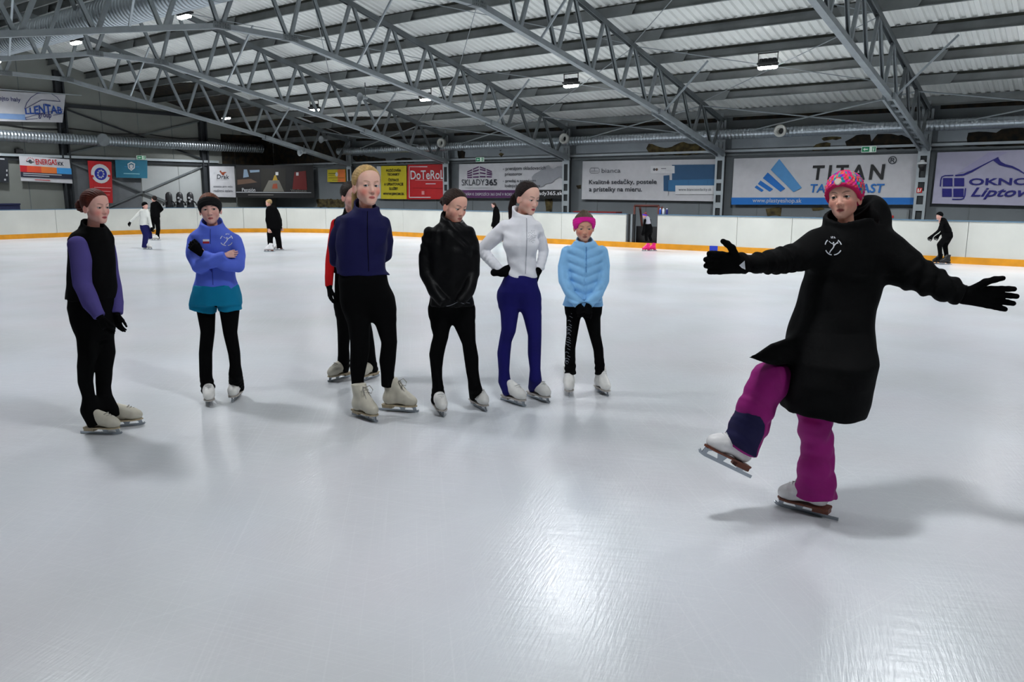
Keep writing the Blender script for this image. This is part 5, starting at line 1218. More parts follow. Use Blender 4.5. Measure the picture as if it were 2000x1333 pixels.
# banners: corner points and print in wall coordinates (metres)
BANNERS=[{"k":"storage","p":"far","sh":[[-22.291,1.45],[-16.86,1.463],[-16.901,2.815],[-22.259,2.828]],"e":[["p",[[-21.808,2.482],[-21.548,2.565],[-21.547,2.613],[-21.808,2.531]],"plum","graphic"],
["p",[[-21.809,2.405],[-21.549,2.462],[-21.548,2.511],[-21.809,2.455]],"plum","graphic"],
["p",[[-21.81,2.329],[-21.55,2.36],[-21.549,2.409],[-21.81,2.378]],"plum","graphic"],
["p",[[-21.811,2.258],[-21.551,2.264],[-21.55,2.313],[-21.81,2.307]],"plum","graphic"],
["p",[[-21.498,2.585],[-21.188,2.678],[-21.188,2.726],[-21.498,2.634]],"plum","graphic"],
["p",[[-21.499,2.494],[-21.189,2.557],[-21.189,2.606],[-21.499,2.542]],"plum","graphic"],
["p",[[-21.5,2.387],[-21.19,2.422],[-21.19,2.471],[-21.5,2.436]],"plum","graphic"],
["p",[[-21.501,2.27],[-21.191,2.277],[-21.191,2.326],[-21.501,2.319]],"plum","graphic"],
["p",[[-21.131,2.671],[-20.831,2.579],[-20.831,2.627],[-21.131,2.719]],"plum","graphic"],
["p",[[-21.132,2.58],[-20.831,2.514],[-20.831,2.563],[-21.132,2.628]],"plum","graphic"],
["p",[[-21.133,2.443],[-20.832,2.405],[-20.831,2.453],[-21.133,2.492]],"plum","graphic"],
["p",[[-21.134,2.291],[-20.832,2.28],[-20.832,2.328],[-21.134,2.34]],"plum","graphic"],
["p",[[-20.775,2.559],[-20.513,2.475],[-20.513,2.523],[-20.775,2.607]],"plum","graphic"],
["p",[[-20.775,2.469],[-20.514,2.409],[-20.513,2.457],[-20.775,2.517]],"plum","graphic"],
["p",[[-20.776,2.387],[-20.514,2.352],[-20.514,2.4],[-20.776,2.436]],"plum","graphic"],
["p",[[-20.776,2.282],[-20.514,2.271],[-20.514,2.319],[-20.776,2.33]],"plum","graphic"],
["t","SKLADY",[-22.101,-20.882,1.97,2.209],"ink",0,0,"lettering"],
["t","365",[-20.841,-20.239,1.966,2.208],"ink",2,0,"lettering"],
["l",[[-21.907,1.878],[-20.444,1.875]],0.02,"lgrey","graphic"],
["t","- prenájom skladovacích",[-19.935,-17.876,2.502,2.677],"ink",0.8,0,"lettering"],
["t","priestorov",[-19.839,-18.986,2.295,2.458],"ink",0.8,0,"lettering"],
["t","- predaj a prenájom",[-19.935,-18.321,2.049,2.196],"ink",0.8,0,"lettering"],
["t","lodných kontajnerov",[-19.838,-18.12,1.852,2.008],"ink",0.8,0,"lettering"],
["p",[[-18.523,2.272],[-18.396,2.386],[-18.144,2.498],[-17.93,2.652],[-17.735,2.705],[-17.645,2.604],[-17.522,2.56],[-17.33,2.641],[-17.087,2.637],[-16.949,2.593],[-16.928,2.369],[-16.942,2.201],[-17.08,2.174],[-17.22,2.259],[-17.428,2.176],[-17.567,2.05],[-17.851,2.022],[-18.029,1.894],[-18.21,1.909],[-18.393,2.011],[-18.503,2.098]],"map","graphic"],
["p",[[-22.27,1.46],[-19.245,1.477],[-19.246,1.779],[-22.265,1.779]],"plum","graphic"],
["p",[[-19.245,1.453],[-16.867,1.468],[-16.873,1.79],[-19.246,1.791]],"black","graphic"],
["t","SME VÁM K DISPOZÍCII 365 DNÍ V ROKU",[-22.196,-19.416,1.559,1.694],"lgrey",1.2,0,"lettering"],
["t","sklady365.sk",[-18.482,-17.071,1.549,1.736],"white",1.5,0,"lettering"]]},
{"k":"sofa","p":"far","sh":[[-16.252,1.444],[-10.863,1.411],[-10.974,2.776],[-16.232,2.815]],"e":[["l",[[-15.908,2.425],[-15.91,2.507],[-15.862,2.569],[-15.552,2.564],[-15.502,2.501],[-15.5,2.42],[-15.548,2.385],[-15.858,2.389],[-15.908,2.425]],0.014,"dgrey","graphic"],
["l",[[-15.876,2.46],[-15.533,2.455]],0.012,"dgrey","graphic"],
["l",[[-15.715,2.567],[-15.712,2.458]],0.012,"dgrey","graphic"],
["t","bianca",[-15.404,-14.627,2.386,2.539],"dgrey",0,0,"lettering"],
["t","Kvalitné sedačky, postele",[-15.933,-13.188,1.94,2.159],"ink",1.5,0,"lettering"],
["t","a prístelky na mieru.",[-15.927,-13.744,1.676,1.892],"ink",1.5,0,"lettering"],
["p",[[-12.61,2.112],[-10.926,2.1],[-10.965,2.605],[-12.631,2.618]],"sofa_d","graphic"],
["p",[[-12.912,1.747],[-12.695,1.748],[-12.717,2.28],[-12.934,2.264]],"sofa_d","graphic"],
["p",[[-12.738,1.74],[-10.897,1.709],[-10.933,2.137],[-12.739,2.113]],"sofa","graphic"],
["l",[[-12.001,2.095],[-11.995,1.969]],0.01,"sofa_d","graphic"],
["l",[[-11.314,2.09],[-11.308,1.966]],0.01,"sofa_d","graphic"],
["l",[[-12.723,1.727],[-12.732,1.585]],0.012,"dgrey","graphic"],
["p",[[-13.421,2.348],[-12.519,2.336],[-12.53,2.584],[-13.431,2.6]],"white2","graphic"],
["d",[-13.293,2.476],0.047,"dgrey","graphic"],
["d",[-13.196,2.474],0.047,"brown","graphic"],
["l",[[-13.03,2.502],[-12.842,2.499]],0.02,"dgrey","graphic"],
["l",[[-13.028,2.446],[-12.624,2.435]],0.008,"lgrey","graphic"],
["p",[[-12.461,1.637],[-11.008,1.642],[-11.023,1.927],[-12.473,1.932]],"white2","graphic"],
["t","www.biancasedacky.sk",[-12.348,-11.158,1.728,1.841],"dgrey",0.6,0,"lettering"]]},
{"k":"mountain","p":"far","sh":[[-10.457,1.323],[-4.917,1.36],[-5.031,2.788],[-10.447,2.776]],"e":[["p",[[-9.713,1.863],[-9.647,1.927],[-9.408,1.774],[-9.472,1.718]],"blue","graphic"],
["p",[[-9.612,1.97],[-9.531,2.078],[-9.107,1.807],[-9.212,1.726]],"blue","graphic"],
["p",[[-9.461,2.149],[-9.311,2.325],[-8.725,1.825],[-8.871,1.724]],"blue","graphic"],
["p",[[-9.223,2.407],[-8.972,2.73],[-8.217,1.848],[-8.463,1.713]],"blue2","graphic"],
["p",[[-10.457,1.311],[-4.908,1.371],[-4.925,1.568],[-10.469,1.538]],"blue","graphic"],
["t","T I T A N",[-7.929,-5.877,2.079,2.515],"black",2.2,0.06,"lettering"],
["t","TATRAPLAST",[-7.958,-5.841,1.701,1.961],"blue",1.8,0.12,"lettering"],
["t","®",[-5.806,-5.577,2.51,2.737],"ink",0.6,0,"lettering"],
["t","www.plastyeshop.sk",[-9.752,-8.191,1.353,1.523],"lgrey",0.8,0,"lettering"],
["t","sk",[-5.972,-5.831,1.393,1.514],"lgrey",0.8,0,"lettering"]]},
{"k":"window","p":"far","sh":[[-4.566,1.407],[0.647,1.321],[0.536,2.844],[-4.547,2.806]],"e":[["p",[[-4.329,1.879],[-4.091,1.878],[-4.112,2.106],[-4.349,2.108]],"navy","graphic"],
["p",[[-4.049,1.882],[-3.806,1.882],[-3.826,2.103],[-4.07,2.105]],"navy","graphic"],
["p",[[-4.322,1.593],[-4.083,1.594],[-4.104,1.82],[-4.342,1.82]],"navy","graphic"],
["p",[[-4.045,1.59],[-3.791,1.591],[-3.813,1.82],[-4.066,1.82]],"navy","graphic"],
["l",[[-4.391,1.873],[-4.396,2.051],[-4.381,2.135],[-4.307,2.172],[-4.099,2.178]],0.03,"navy","graphic"],
["l",[[-3.767,1.83],[-3.764,1.633],[-3.788,1.554],[-3.851,1.529],[-4.068,1.527]],0.03,"navy","graphic"],
["p",[[-4.053,2.19],[-3.85,2.221],[-3.648,2.323],[-3.441,2.452],[-3.206,2.628],[-3.108,2.716],[-3.058,2.605],[-3.0,2.523],[-2.888,2.457],[-2.726,2.408],[-2.56,2.316],[-2.429,2.215],[-2.444,2.196],[-2.573,2.277],[-2.738,2.355],[-2.899,2.392],[-3.027,2.434],[-3.143,2.526],[-3.181,2.557],[-3.436,2.401],[-3.642,2.261],[-3.836,2.167],[-4.05,2.153]],"navy","graphic"],
["t","OKNO",[-3.701,-2.296,1.909,2.095],"navy",2.5,0,"lettering"],
["t","Liptov",[-3.625,-2.29,1.53,1.849],"navy",1.8,0.35,"lettering"],
["p",[[-4.011,2.235],[-3.31,2.772],[-2.85,2.775],[-3.7,2.293]],"violet","graphic"]]},
{"k":"red","p":"far","sh":[[-25.321,1.381],[-22.912,1.398],[-22.887,2.84],[-25.235,2.857]],"e":[["l",[[-25.16,1.466],[-25.12,2.773],[-24.044,2.755]],0.035,"white","graphic"],
["l",[[-25.16,1.466],[-23.885,1.473]],0.035,"white","graphic"],
["l",[[-24.519,2.763],[-24.091,2.755]],0.035,"white","graphic"],
["t","DoTeRoLu",[-25.052,-22.849,2.229,2.606],"white",1.2,0,"lettering"],
["l",[[-24.776,2.202],[-22.944,2.168]],0.03,"rose","graphic"],
["l",[[-24.156,2.042],[-23.573,2.039]],0.03,"white","graphic"],
["l",[[-24.931,1.873],[-23.133,1.85]],0.012,"dred","graphic"],
["p",[[-24.406,1.586],[-24.243,1.587],[-24.24,1.736],[-24.402,1.736]],"rose","graphic"]]},
{"k":"yellow","p":"far","sh":[[-26.952,1.389],[-25.339,1.387],[-25.313,2.82],[-26.903,2.835]],"e":[["t","POŽIČOVŇA",[-26.561,-25.63,2.569,2.715],"black",2,0,"lettering"],
["t","TECHNIKY",[-26.495,-25.732,2.4,2.513],"black",2,0,"lettering"],
["t","ČISTIACE",[-26.44,-25.787,2.157,2.307],"black",2,0,"lettering"],
["t","A UPRATOVACIE",[-26.718,-25.508,1.977,2.097],"black",2,0,"lettering"],
["t","SLUŽBY",[-26.405,-25.848,1.79,1.93],"black",2,0,"lettering"],
["t","WWW.JBROM.SK",[-26.809,-25.45,1.535,1.669],"black",2.4,0,"lettering"]]},
{"k":"whitestrip","p":"far","sh":[[-27.243,1.398],[-26.972,1.396],[-26.913,2.828],[-27.182,2.833]],"e":[]},
{"k":"small","p":"far","sh":[[-30.618,2.158],[-29.3,2.15],[-29.284,2.738],[-30.582,2.729]],"e":[["p",[[-29.859,2.16],[-29.311,2.157],[-29.296,2.72],[-29.826,2.728]],"orange","graphic"],
["d",[-29.91,2.507],0.099,"white2","graphic"],
["l",[[-30.498,2.56],[-29.973,2.554]],0.03,"olive","graphic"],
["l",[[-30.531,2.472],[-30.088,2.467]],0.012,"olive","graphic"],
["l",[[-30.511,2.346],[-29.36,2.336]],0.02,"olive","graphic"],
["l",[[-30.267,2.237],[-29.663,2.233]],0.015,"olive","graphic"]]},
{"k":"collage","p":"far","sh":[[-29.267,2.072],[-28.708,2.069],[-28.668,2.838],[-29.224,2.848]],"e":[["p",[[-29.183,2.631],[-28.996,2.629],[-28.987,2.802],[-29.173,2.805]],"white2","graphic"],
["p",[[-28.949,2.524],[-28.737,2.521],[-28.726,2.729],[-28.938,2.732]],"lgrey","graphic"],
["p",[[-29.182,2.142],[-28.916,2.14],[-28.901,2.419],[-29.167,2.422]],"lgrey","graphic"],
["p",[[-29.112,2.456],[-28.952,2.454],[-28.944,2.611],[-29.104,2.613]],"ink","graphic"]]},
{"k":"energy","p":"gable","sh":[[13.395,2.097],[15.321,2.012],[15.293,2.978],[13.42,3.058]],"e":[["t","ENERGAS",[13.991,14.787,2.74,2.955],"crimson",1.6,0,"lettering"],
["t","KK",[14.82,15.046,2.718,2.87],"ink2",1.2,0,"lettering"],
["t","e",[13.741,13.852,2.776,2.925],"ink",2.2,0,"lettering"],
["l",[[13.657,2.852],[13.741,2.852]],0.03,"ink","graphic"],
["l",[[13.851,2.837],[13.929,2.834]],0.03,"ink","graphic"],
["d",[13.942,2.888],0.017,"crimson","graphic"],
["d",[13.919,2.942],0.017,"crimson","graphic"],
["d",[13.872,2.978],0.017,"crimson","graphic"],
["d",[13.81,2.989],0.017,"crimson","graphic"],
["d",[13.746,2.974],0.017,"crimson","graphic"],
["d",[13.692,2.935],0.016,"crimson","graphic"],
["d",[13.658,2.879],0.017,"crimson","graphic"],
["p",[[13.396,2.449],[13.637,2.437],[13.663,2.685],[13.404,2.695]],"crimson","graphic"],
["p",[[13.637,2.437],[14.17,2.417],[14.173,2.668],[13.663,2.685]],"orange2","graphic"],
["p",[[14.17,2.417],[14.747,2.398],[14.756,2.635],[14.173,2.668]],"orange","graphic"],
["p",[[14.747,2.398],[15.317,2.381],[15.318,2.618],[14.756,2.635]],"sky","graphic"],
["p",[[13.392,2.25],[15.322,2.188],[15.316,2.378],[13.398,2.443]],"ink2","graphic"],
["l",[[13.494,2.393],[14.918,2.341]],0.03,"lgrey","graphic"],
["l",[[13.487,2.319],[14.444,2.284]],0.03,"lgrey","graphic"],
["l",[[13.888,2.147],[14.458,2.128]],0.025,"crimson","graphic"]]},
{"k":"hall","p":"gable","sh":[[11.606,4.268],[15.165,4.424],[15.388,5.516],[11.731,5.408]],"e":[["t","ejto haly",[12.937,13.684,5.045,5.254],"navy2",0.8,0,"lettering"],
["p",[[11.621,4.4],[13.784,4.427],[13.792,4.638],[11.64,4.576]],"pblue","graphic"],
["t","LLENTAB",[13.805,15.187,4.642,5.167],"cobalt",2.6,0.0,"lettering"],
["l",[[13.798,4.838],[13.89,5.061],[14.065,5.292],[14.306,5.468],[14.567,5.544],[14.821,5.522],[15.04,5.395],[15.156,5.242]],0.02,"navy2","graphic"],
["l",[[13.798,4.838],[14.451,5.237],[15.155,5.233]],0.02,"navy2","graphic"],
["l",[[13.793,4.511],[14.459,4.743],[15.229,4.93],[15.238,4.782],[14.825,4.68]],0.018,"navy2","graphic"],
["l",[[13.791,4.442],[13.814,4.449],[14.238,4.514]],0.018,"navy2","graphic"],
["l",[[13.795,4.534],[13.806,4.428]],0.018,"navy2","graphic"],
["t","group",[14.266,14.754,4.503,4.728],"navy2",1.4,0,"lettering"]]},
{"k":"club","p":"gable","sh":[[15.994,1.245],[16.899,1.205],[17.0,2.933],[16.012,2.95]],"e":[["d",[16.493,2.429],0.398,"white2","crest"],
["d",[16.492,2.418],0.257,"cobalt2","crest"],
["d",[16.612,2.421],0.037,"lgrey","crest"],
["d",[16.575,2.325],0.038,"lgrey","crest"],
["d",[16.5,2.273],0.037,"lgrey","crest"],
["d",[16.421,2.289],0.037,"lgrey","crest"],
["d",[16.376,2.366],0.037,"lgrey","crest"],
["d",[16.385,2.467],0.037,"lgrey","crest"],
["d",[16.445,2.545],0.037,"lgrey","crest"],
["d",[16.526,2.564],0.038,"lgrey","crest"],
["d",[16.593,2.515],0.037,"lgrey","crest"],
["d",[16.146,2.318],0.052,"crimson","crest"],
["d",[16.828,2.34],0.054,"crimson","crest"],
["l",[[16.171,1.862],[16.88,1.839]],0.03,"rose","graphic"],
["l",[[16.211,1.72],[16.834,1.689]],0.03,"rose","graphic"],
["l",[[16.275,1.561],[16.783,1.55]],0.02,"rose","graphic"]]},
{"k":"teal","p":"gable","sh":[[17.138,2.28],[18.516,2.268],[18.582,3.052],[17.16,3.017]],"e":[["p",[[17.814,2.573],[17.683,2.684],[17.672,2.872],[17.848,2.964],[18.01,2.882],[17.977,2.691]],"white2","crest"],
["p",[[17.819,2.627],[17.73,2.712],[17.719,2.841],[17.843,2.904],[17.957,2.848],[17.928,2.717]],"teal_d","crest"],
["p",[[17.782,2.659],[17.75,2.81],[17.838,2.85],[17.92,2.814],[17.867,2.661]],"white2","crest"],
["l",[[17.522,2.75],[17.677,2.743]],0.02,"sky","graphic"],
["l",[[17.999,2.751],[18.17,2.745]],0.02,"sky","graphic"],
["l",[[17.468,2.458],[18.173,2.449]],0.045,"lteal","graphic"]]},
{"k":"bird","p":"gable","sh":[[21.524,1.453],[22.878,1.423],[22.898,2.895],[21.57,2.867]],"e":[["p",[[22.076,2.653],[22.139,2.69],[22.194,2.602],[22.36,2.623],[22.461,2.607],[22.334,2.551],[22.307,2.46],[22.205,2.477]],"rust","bird_logo"],
["t","Drak",[21.915,22.558,2.298,2.495],"ink",0.8,0.1,"lettering"],
["l",[[21.885,2.257],[22.52,2.266]],0.012,"lgrey","graphic"],
["p",[[21.751,2.518],[21.864,2.52],[21.87,2.606],[21.757,2.603]],"lgrey","graphic"],
["t","miesto pre vašu",[21.707,22.725,1.873,1.982],"dgrey",0.8,0,"lettering"],
["t","rodinnú oslavu",[21.706,22.72,1.685,1.801],"dgrey",0.8,0,"lettering"]]},
{"k":"edgeboard","p":"gable","sh":[[11.369,2.091],[12.957,2.023],[13.019,2.972],[11.47,3.012]],"e":[["l",[[12.738,2.915],[12.892,2.91]],0.05,"lgrey","graphic"],
["p",[[12.901,2.439],[12.946,2.44],[12.955,2.522],[12.91,2.521]],"lgrey","graphic"],
["p",[[12.884,2.269],[12.928,2.27],[12.937,2.353],[12.892,2.352]],"lgrey","graphic"],
["p",[[12.795,2.099],[12.857,2.1],[12.864,2.168],[12.802,2.167]],"lgrey","graphic"]]},
{"k":"guesthouse","p":"diag","sh":[[0.127,1.431],[3.946,1.39],[3.935,2.948],[0.191,2.944]],"e":[["p",[[0.188,1.899],[1.309,1.901],[1.359,2.777],[0.242,2.775]],"room_d","photo_panel"],
["p",[[0.527,2.354],[0.81,2.402],[0.737,2.746],[0.582,2.746]],"room_l","photo_panel"],
["p",[[0.226,2.021],[1.199,2.143],[0.897,2.306],[0.242,2.263]],"room_b","photo_panel"],
["p",[[0.883,2.596],[1.338,2.626],[1.344,2.729],[0.859,2.716]],"room_l","photo_panel"],
["p",[[1.372,1.689],[2.555,1.691],[2.611,2.802],[1.397,2.801]],"table_d","photo_panel"],
["p",[[1.454,1.701],[2.481,1.703],[2.26,2.236],[1.763,2.235]],"table_l","photo_panel"],
["p",[[1.949,2.235],[2.198,2.235],[2.124,2.477],[2.055,2.477]],"table_y","photo_panel"],
["p",[[1.897,1.842],[2.177,1.842],[2.159,2.084],[1.971,2.066]],"rust","photo_panel"],
["p",[[2.105,2.477],[2.241,2.477],[2.249,2.627],[2.113,2.627]],"white2","photo_panel"],
["p",[[2.89,1.813],[3.604,1.784],[3.583,2.689],[3.023,2.628]],"well_r","photo_panel"],
["p",[[3.102,2.46],[3.22,2.46],[3.227,2.611],[3.109,2.61]],"white2","photo_panel"],
["l",[[0.143,1.674],[3.797,1.657]],0.03,"lgrey","graphic"],
["t","Penzión",[0.443,1.085,1.7,1.869],"lgrey",0.5,0,"lettering"],
["t","Wellness",[2.806,3.571,1.68,1.825],"dgrey2",0.5,0,"lettering"],
["l",[[0.727,1.542],[1.962,1.544]],0.04,"dgrey2","graphic"]]}]
PATCHES=[[[[-13.675,3.193],[-13.621,3.334],[-13.458,3.354],[-13.308,3.259],[-13.013,3.185],[-12.614,3.262],[-12.532,3.335],[-12.279,3.364],[-12.11,3.32],[-11.722,3.295],[-11.473,3.2],[-11.449,3.001],[-11.815,2.949],[-13.563,2.987]],0],[[[-8.05,3.021],[-7.922,3.154],[-7.607,3.188],[-7.48,3.15],[-7.489,2.959],[-8.023,2.964]],0],[[[-7.756,3.317],[-7.71,3.367],[-7.417,3.356],[-7.174,3.351],[-7.179,3.273],[-7.454,3.25],[-7.724,3.26]],0],[[[-7.074,3.192],[-6.888,3.317],[-6.741,3.377],[-6.399,3.364],[-6.341,3.166],[-6.168,3.354],[-5.797,3.371],[-5.507,3.306],[-5.3,3.234],[-5.121,2.996],[-5.135,2.932],[-6.948,2.966]],1],[[[-3.966,2.979],[-3.86,3.037],[-3.848,3.301],[-3.631,3.332],[-3.412,3.313],[-3.178,3.293],[-3.06,3.357],[-2.834,3.377],[-2.407,3.397],[-1.9,3.354],[-1.851,2.89],[-3.927,2.957]],1],[[[-20.274,3.171],[-20.177,3.213],[-20.003,3.164],[-20.099,3.063],[-20.216,3.111]],0],[[[-20.235,3.348],[-20.099,3.359],[-20.138,3.286],[-20.208,3.288]],1],[[[-22.467,3.368],[-22.152,3.374],[-22.007,3.294],[-22.051,3.049],[-22.367,2.995],[-22.407,3.181]],1],[[[-29.103,3.328],[-28.143,3.333],[-27.384,3.229],[-26.724,3.157],[-26.651,2.933],[-27.397,2.92],[-28.507,2.969]],1],[[[-26.158,3.089],[-25.518,3.184],[-25.052,3.119],[-24.902,2.953],[-26.003,2.921]],1],[[[-35.868,3.658],[-31.201,3.5],[-29.368,3.364],[-29.389,2.987],[-31.235,2.992],[-33.802,3.041]],1],[[[-31.633,1.326],[-30.771,1.363],[-29.57,1.341],[-29.59,0.984],[-31.561,0.958]],0],[[[-9.341,1.213],[-8.862,1.245],[-8.846,0.987],[-9.299,0.968]],0],[[[-7.909,1.258],[-7.586,1.272],[-7.555,1.187],[-7.877,1.157]],0],[[[-17.976,1.446],[-17.654,1.463],[-17.665,0.971],[-17.953,0.967]],0],[[[-16.566,1.961],[-16.363,1.988],[-16.343,1.835],[-16.529,1.807]],0]]
# ------------------------------------------------------------------ banners and posters
PC=dict(plum=(86,38,92),ink=(38,42,52),ink2=(34,38,58),lgrey=(190,192,196),dgrey=(74,76,84),dgrey2=(110,108,104),map=(150,152,158),black=(18,18,20),white=(226,227,230),white2=(214,215,217),
 sofa=(40,104,150),sofa_d=(26,78,118),brown=(90,66,52),blue=(22,110,192),blue2=(84,150,206),navy=(26,24,120),navy2=(36,40,104),violet=(168,164,196),red=(190,24,30),dred=(140,16,22),rose=(226,150,150),
 yellow=(206,190,36),olive=(96,96,20),orange=(226,120,50),orange2=(214,78,44),crimson=(188,26,34),sky=(60,150,214),pblue=(128,160,206),cobalt=(36,80,168),cobalt2=(30,44,160),teal=(22,112,140),teal_d=(20,100,128),lteal=(120,180,196),
 rust=(150,70,44),room_d=(26,22,22),room_l=(120,140,160),room_b=(92,70,56),table_d=(30,28,22),table_l=(110,108,100),table_y=(170,140,40),well_r=(110,20,18),edge=(34,38,46),lilac=(176,174,196),cream=(200,200,204))
def print_m(c): return mat('print_'+c,L(PC[c]),.55,0,.04,5.)
_TX={}
def text_geo(s,bold,shear):
    k=(s,bold,shear)
    if k not in _TX:
        cu=bpy.data.curves.new('lettering','FONT'); cu.body=s; cu.size=1; cu.offset=.011*bold; cu.shear=shear; cu.resolution_u=3
        if s=='T I T A N': cu.body='TITAN'; cu.space_character=1.35
        o=bpy.data.objects.new('lettering',cu); COL.objects.link(o)
        dg=bpy.context.evaluated_depsgraph_get(); me=bpy.data.meshes.new_from_object(o.evaluated_get(dg))
        V=np.array([v.co[:] for v in me.vertices]); F=[tuple(q.vertices) for q in me.polygons]
        bpy.data.objects.remove(o); bpy.data.curves.remove(cu); bpy.data.meshes.remove(me)
        V=V[:,:2]; V=(V-V.min(0))/np.maximum(np.ptp(V,axis=0),1e-6); _TX[k]=(V,F)
    return _TX[k]
_A=Vector((-34.62,22.75)); _B=Vector((-31.35,25.15)); _T=(_B-_A).normalized()
def plane_fn(p):
    if p=='far': return lambda u,v,d:(u,25.22-d,v)
    if p=='gable': return lambda u,v,d:(-34.62+d,u,v)
    return lambda u,v,d:(_A.x+_T.x*u+_T.y*d,_A.y+_T.y*u-_T.x*d,v)
BL=dict(storage=('white advertising banner with purple building logo and a grey map','cream'),sofa=('white advertising banner with a blue sofa picture','cream'),
 mountain=('white advertising banner with blue slanted mountain bars and a blue bottom strip','cream'),window=('lilac advertising banner with a dark blue window and mountain outline','lilac'),
 red=('red advertising banner with white serif lettering, right of the yellow poster','red'),yellow=('yellow poster with black capital lettering beside the red banner','yellow'),whitestrip=('narrow blank white poster left of the yellow poster','cream'),
 small=('small yellow and orange poster on the far wall near the corner','yellow'),collage=('small dark poster with grey photographs behind the blonde girl','edge'),
 energy=('white poster with red lettering and a red, orange and blue stripe on the gable wall','cream'),hall=('large white banner with blue arched lettering high on the gable wall','cream'),
 club=('tall red banner with a round white and blue crest','red'),teal=('teal banner with a white shield emblem','teal'),bird=('white poster with a small rust bird logo on the gable wall','cream'),
 edgeboard=('dark blue poster cut by the left frame edge','edge'),guesthouse=('long black banner with three dim photographs across the dark corner','black'))
def sheet_mesh(sh,fn,m,thick=.01,nu=14,nv=4):
    (a,b,c,d)=[np.array(q) for q in sh]; V=[];F=[]
    for layer,dd in ((0,-.004),(1,-.004-thick)):
        for j in range(nv+1):
            for i in range(nu+1):
                u,v=i/nu,j/nv; q=(a*(1-u)+b*u)*(1-v)+(d*(1-u)+c*u)*v
                V.append(fn(q[0],q[1],dd+.003*math.sin(i*1.9+j*.8)-.003))
    n=(nu+1)*(nv+1); I=lambda l,i,j:l*n+j*(nu+1)+i
    for j in range(nv):
        for i in range(nu):
            F.append((I(0,i,j),I(0,i+1,j),I(0,i+1,j+1),I(0,i,j+1))); F.append((I(1,i,j),I(1,i,j+1),I(1,i+1,j+1),I(1,i+1,j)))
    for i in range(nu): F.append((I(0,i,0),I(1,i,0),I(1,i+1,0),I(0,i+1,0))); F.append((I(0,i,nv),I(0,i+1,nv),I(1,i+1,nv),I(1,i,nv)))
    for j in range(nv): F.append((I(0,0,j),I(0,0,j+1),I(1,0,j+1),I(1,0,j))); F.append((I(0,nu,j),I(1,nu,j),I(1,nu,j+1),I(0,nu,j+1)))
    return MB().add(V,F).mesh('banner',m)
for B in BANNERS:
    fn=plane_fn(B['p']); lab,base=BL[B['k']]
    root=inst('poster' if B['k'] in('yellow','whitestrip','small','collage','energy','bird','edgeboard') else 'banner',sheet_mesh(B['sh'],fn,print_m(base)))
    tag(root,lab,'poster' if root.name.startswith('poster') else 'banner'); lev=0
    for e in B['e']:
        lev+=1; dd=.0015+.0008*lev
        if e[0]=='t':
            _,s,(u0,u1,v0,v1),col,bold,shear,nm=e
            V,F=text_geo(s,bold,shear); W=[fn(u0+(u1-u0)*p[0],v0+(v1-v0)*p[1],.008+dd) for p in V]
            if s=='LLENTAB': W=[fn(u0+(u1-u0)*p[0],v0+(v1-v0)*((.0+p[0]*.25)+(p[1])*(.42+.33*(1-abs(2*p[0]-1.1)))),.008+dd) for p in V]
            MB().add(W,F).build('lettering',print_m(col),root)
        elif e[0]=='p': MB().add([fn(u,v,.004+dd) for u,v in e[1]],[tuple(range(len(e[1])))]).build(e[3] if e[3]!='graphic' else 'printed_graphic',print_m(e[2]),root)
        elif e[0]=='l':
            q=ribbon(e[1],e[2]); m=MB()
            for quad in q: m.add([fn(u,v,.006+dd) for u,v in quad],[(0,1,2,3)])
            m.build('printed_line' if e[4]=='graphic' else e[4],print_m(e[3]),root)
        else:
            c,r=e[1],e[2]; MB().add([fn(c[0]+r*math.cos(2*math.pi*k/20),c[1]+r*math.sin(2*math.pi*k/20),.006+dd) for k in range(20)],[tuple(range(20))]).build('printed_dot',print_m(e[3]),root)
    if B['k']=='guesthouse':
        for u,v in (B['sh'][2],B['sh'][3]): MB().rod(fn(u,v-.03,.0),fn(u,3.55,.0),.008,6).build('hanging_cord',cab,root)
# hanging rail of the big hall banner
MB().rod((-34.6,8,5.42),(-34.6,16.0,5.55),.02,8).build('banner_rail',steel_l,wall_left)
# ------------------------------------------------------------------ peeled insulation on the far wall
def peel_mat(name,c0,c1):
    m=bpy.data.materials.new(name); m.use_nodes=True; nt=m.node_tree; b=nt.nodes['Principled BSDF']; b.inputs['Roughness'].default_value=.95
    tc=nt.nodes.new('ShaderNodeTexCoord'); n=nt.nodes.new('ShaderNodeTexNoise'); n.inputs['Scale'].default_value=4.5; n.inputs['Detail'].default_value=6
    r=nt.nodes.new('ShaderNodeValToRGB'); r.color_ramp.elements[0].position=.38; r.color_ramp.elements[0].color=(*c0,1); r.color_ramp.elements[1].position=.66; r.color_ramp.elements[1].color=(*c1,1)
    nt.links.new(tc.outputs['Object'],n.inputs[0]); nt.links.new(n.outputs[0],r.inputs[0]); nt.links.new(r.outputs[0],b.inputs['Base Color']); return m
pm0=peel_mat('peeled_foam',L((40,32,16)),L((98,86,50))); pm1=peel_mat('black_mottle',L((10,10,9)),L((46,36,18)))
for pts,dk_ in PATCHES:
    # ragged outline
    q=[];n=len(pts); rr=random.Random(n)
    for i in range(n):
        a,b=pts[i],pts[(i+1)%n]; k=max(1,int(math.dist(a,b)/.12))
        for j in range(k): q.append((a[0]+(b[0]-a[0])*j/k+rr.uniform(-.03,.03),a[1]+(b[1]-a[1])*j/k+rr.uniform(-.025,.025)))
    MB().prism(q,WALLY-.014,WALLY+.004,lambda u,v,d:(u,d,v)).build('peeled_patch',pm1 if dk_ else pm0,wall_far)
MB().box(-34.8,-29.4,WALLY-.02,WALLY+.002,3.0,4.35).build('dark_patch',pm1,wall_far); MB().box(XG-.002,XG+.016,22.4,25.3,2.9,4.4).build('dark_patch',pm1,wall_left)  # black mould high on both walls at the corner
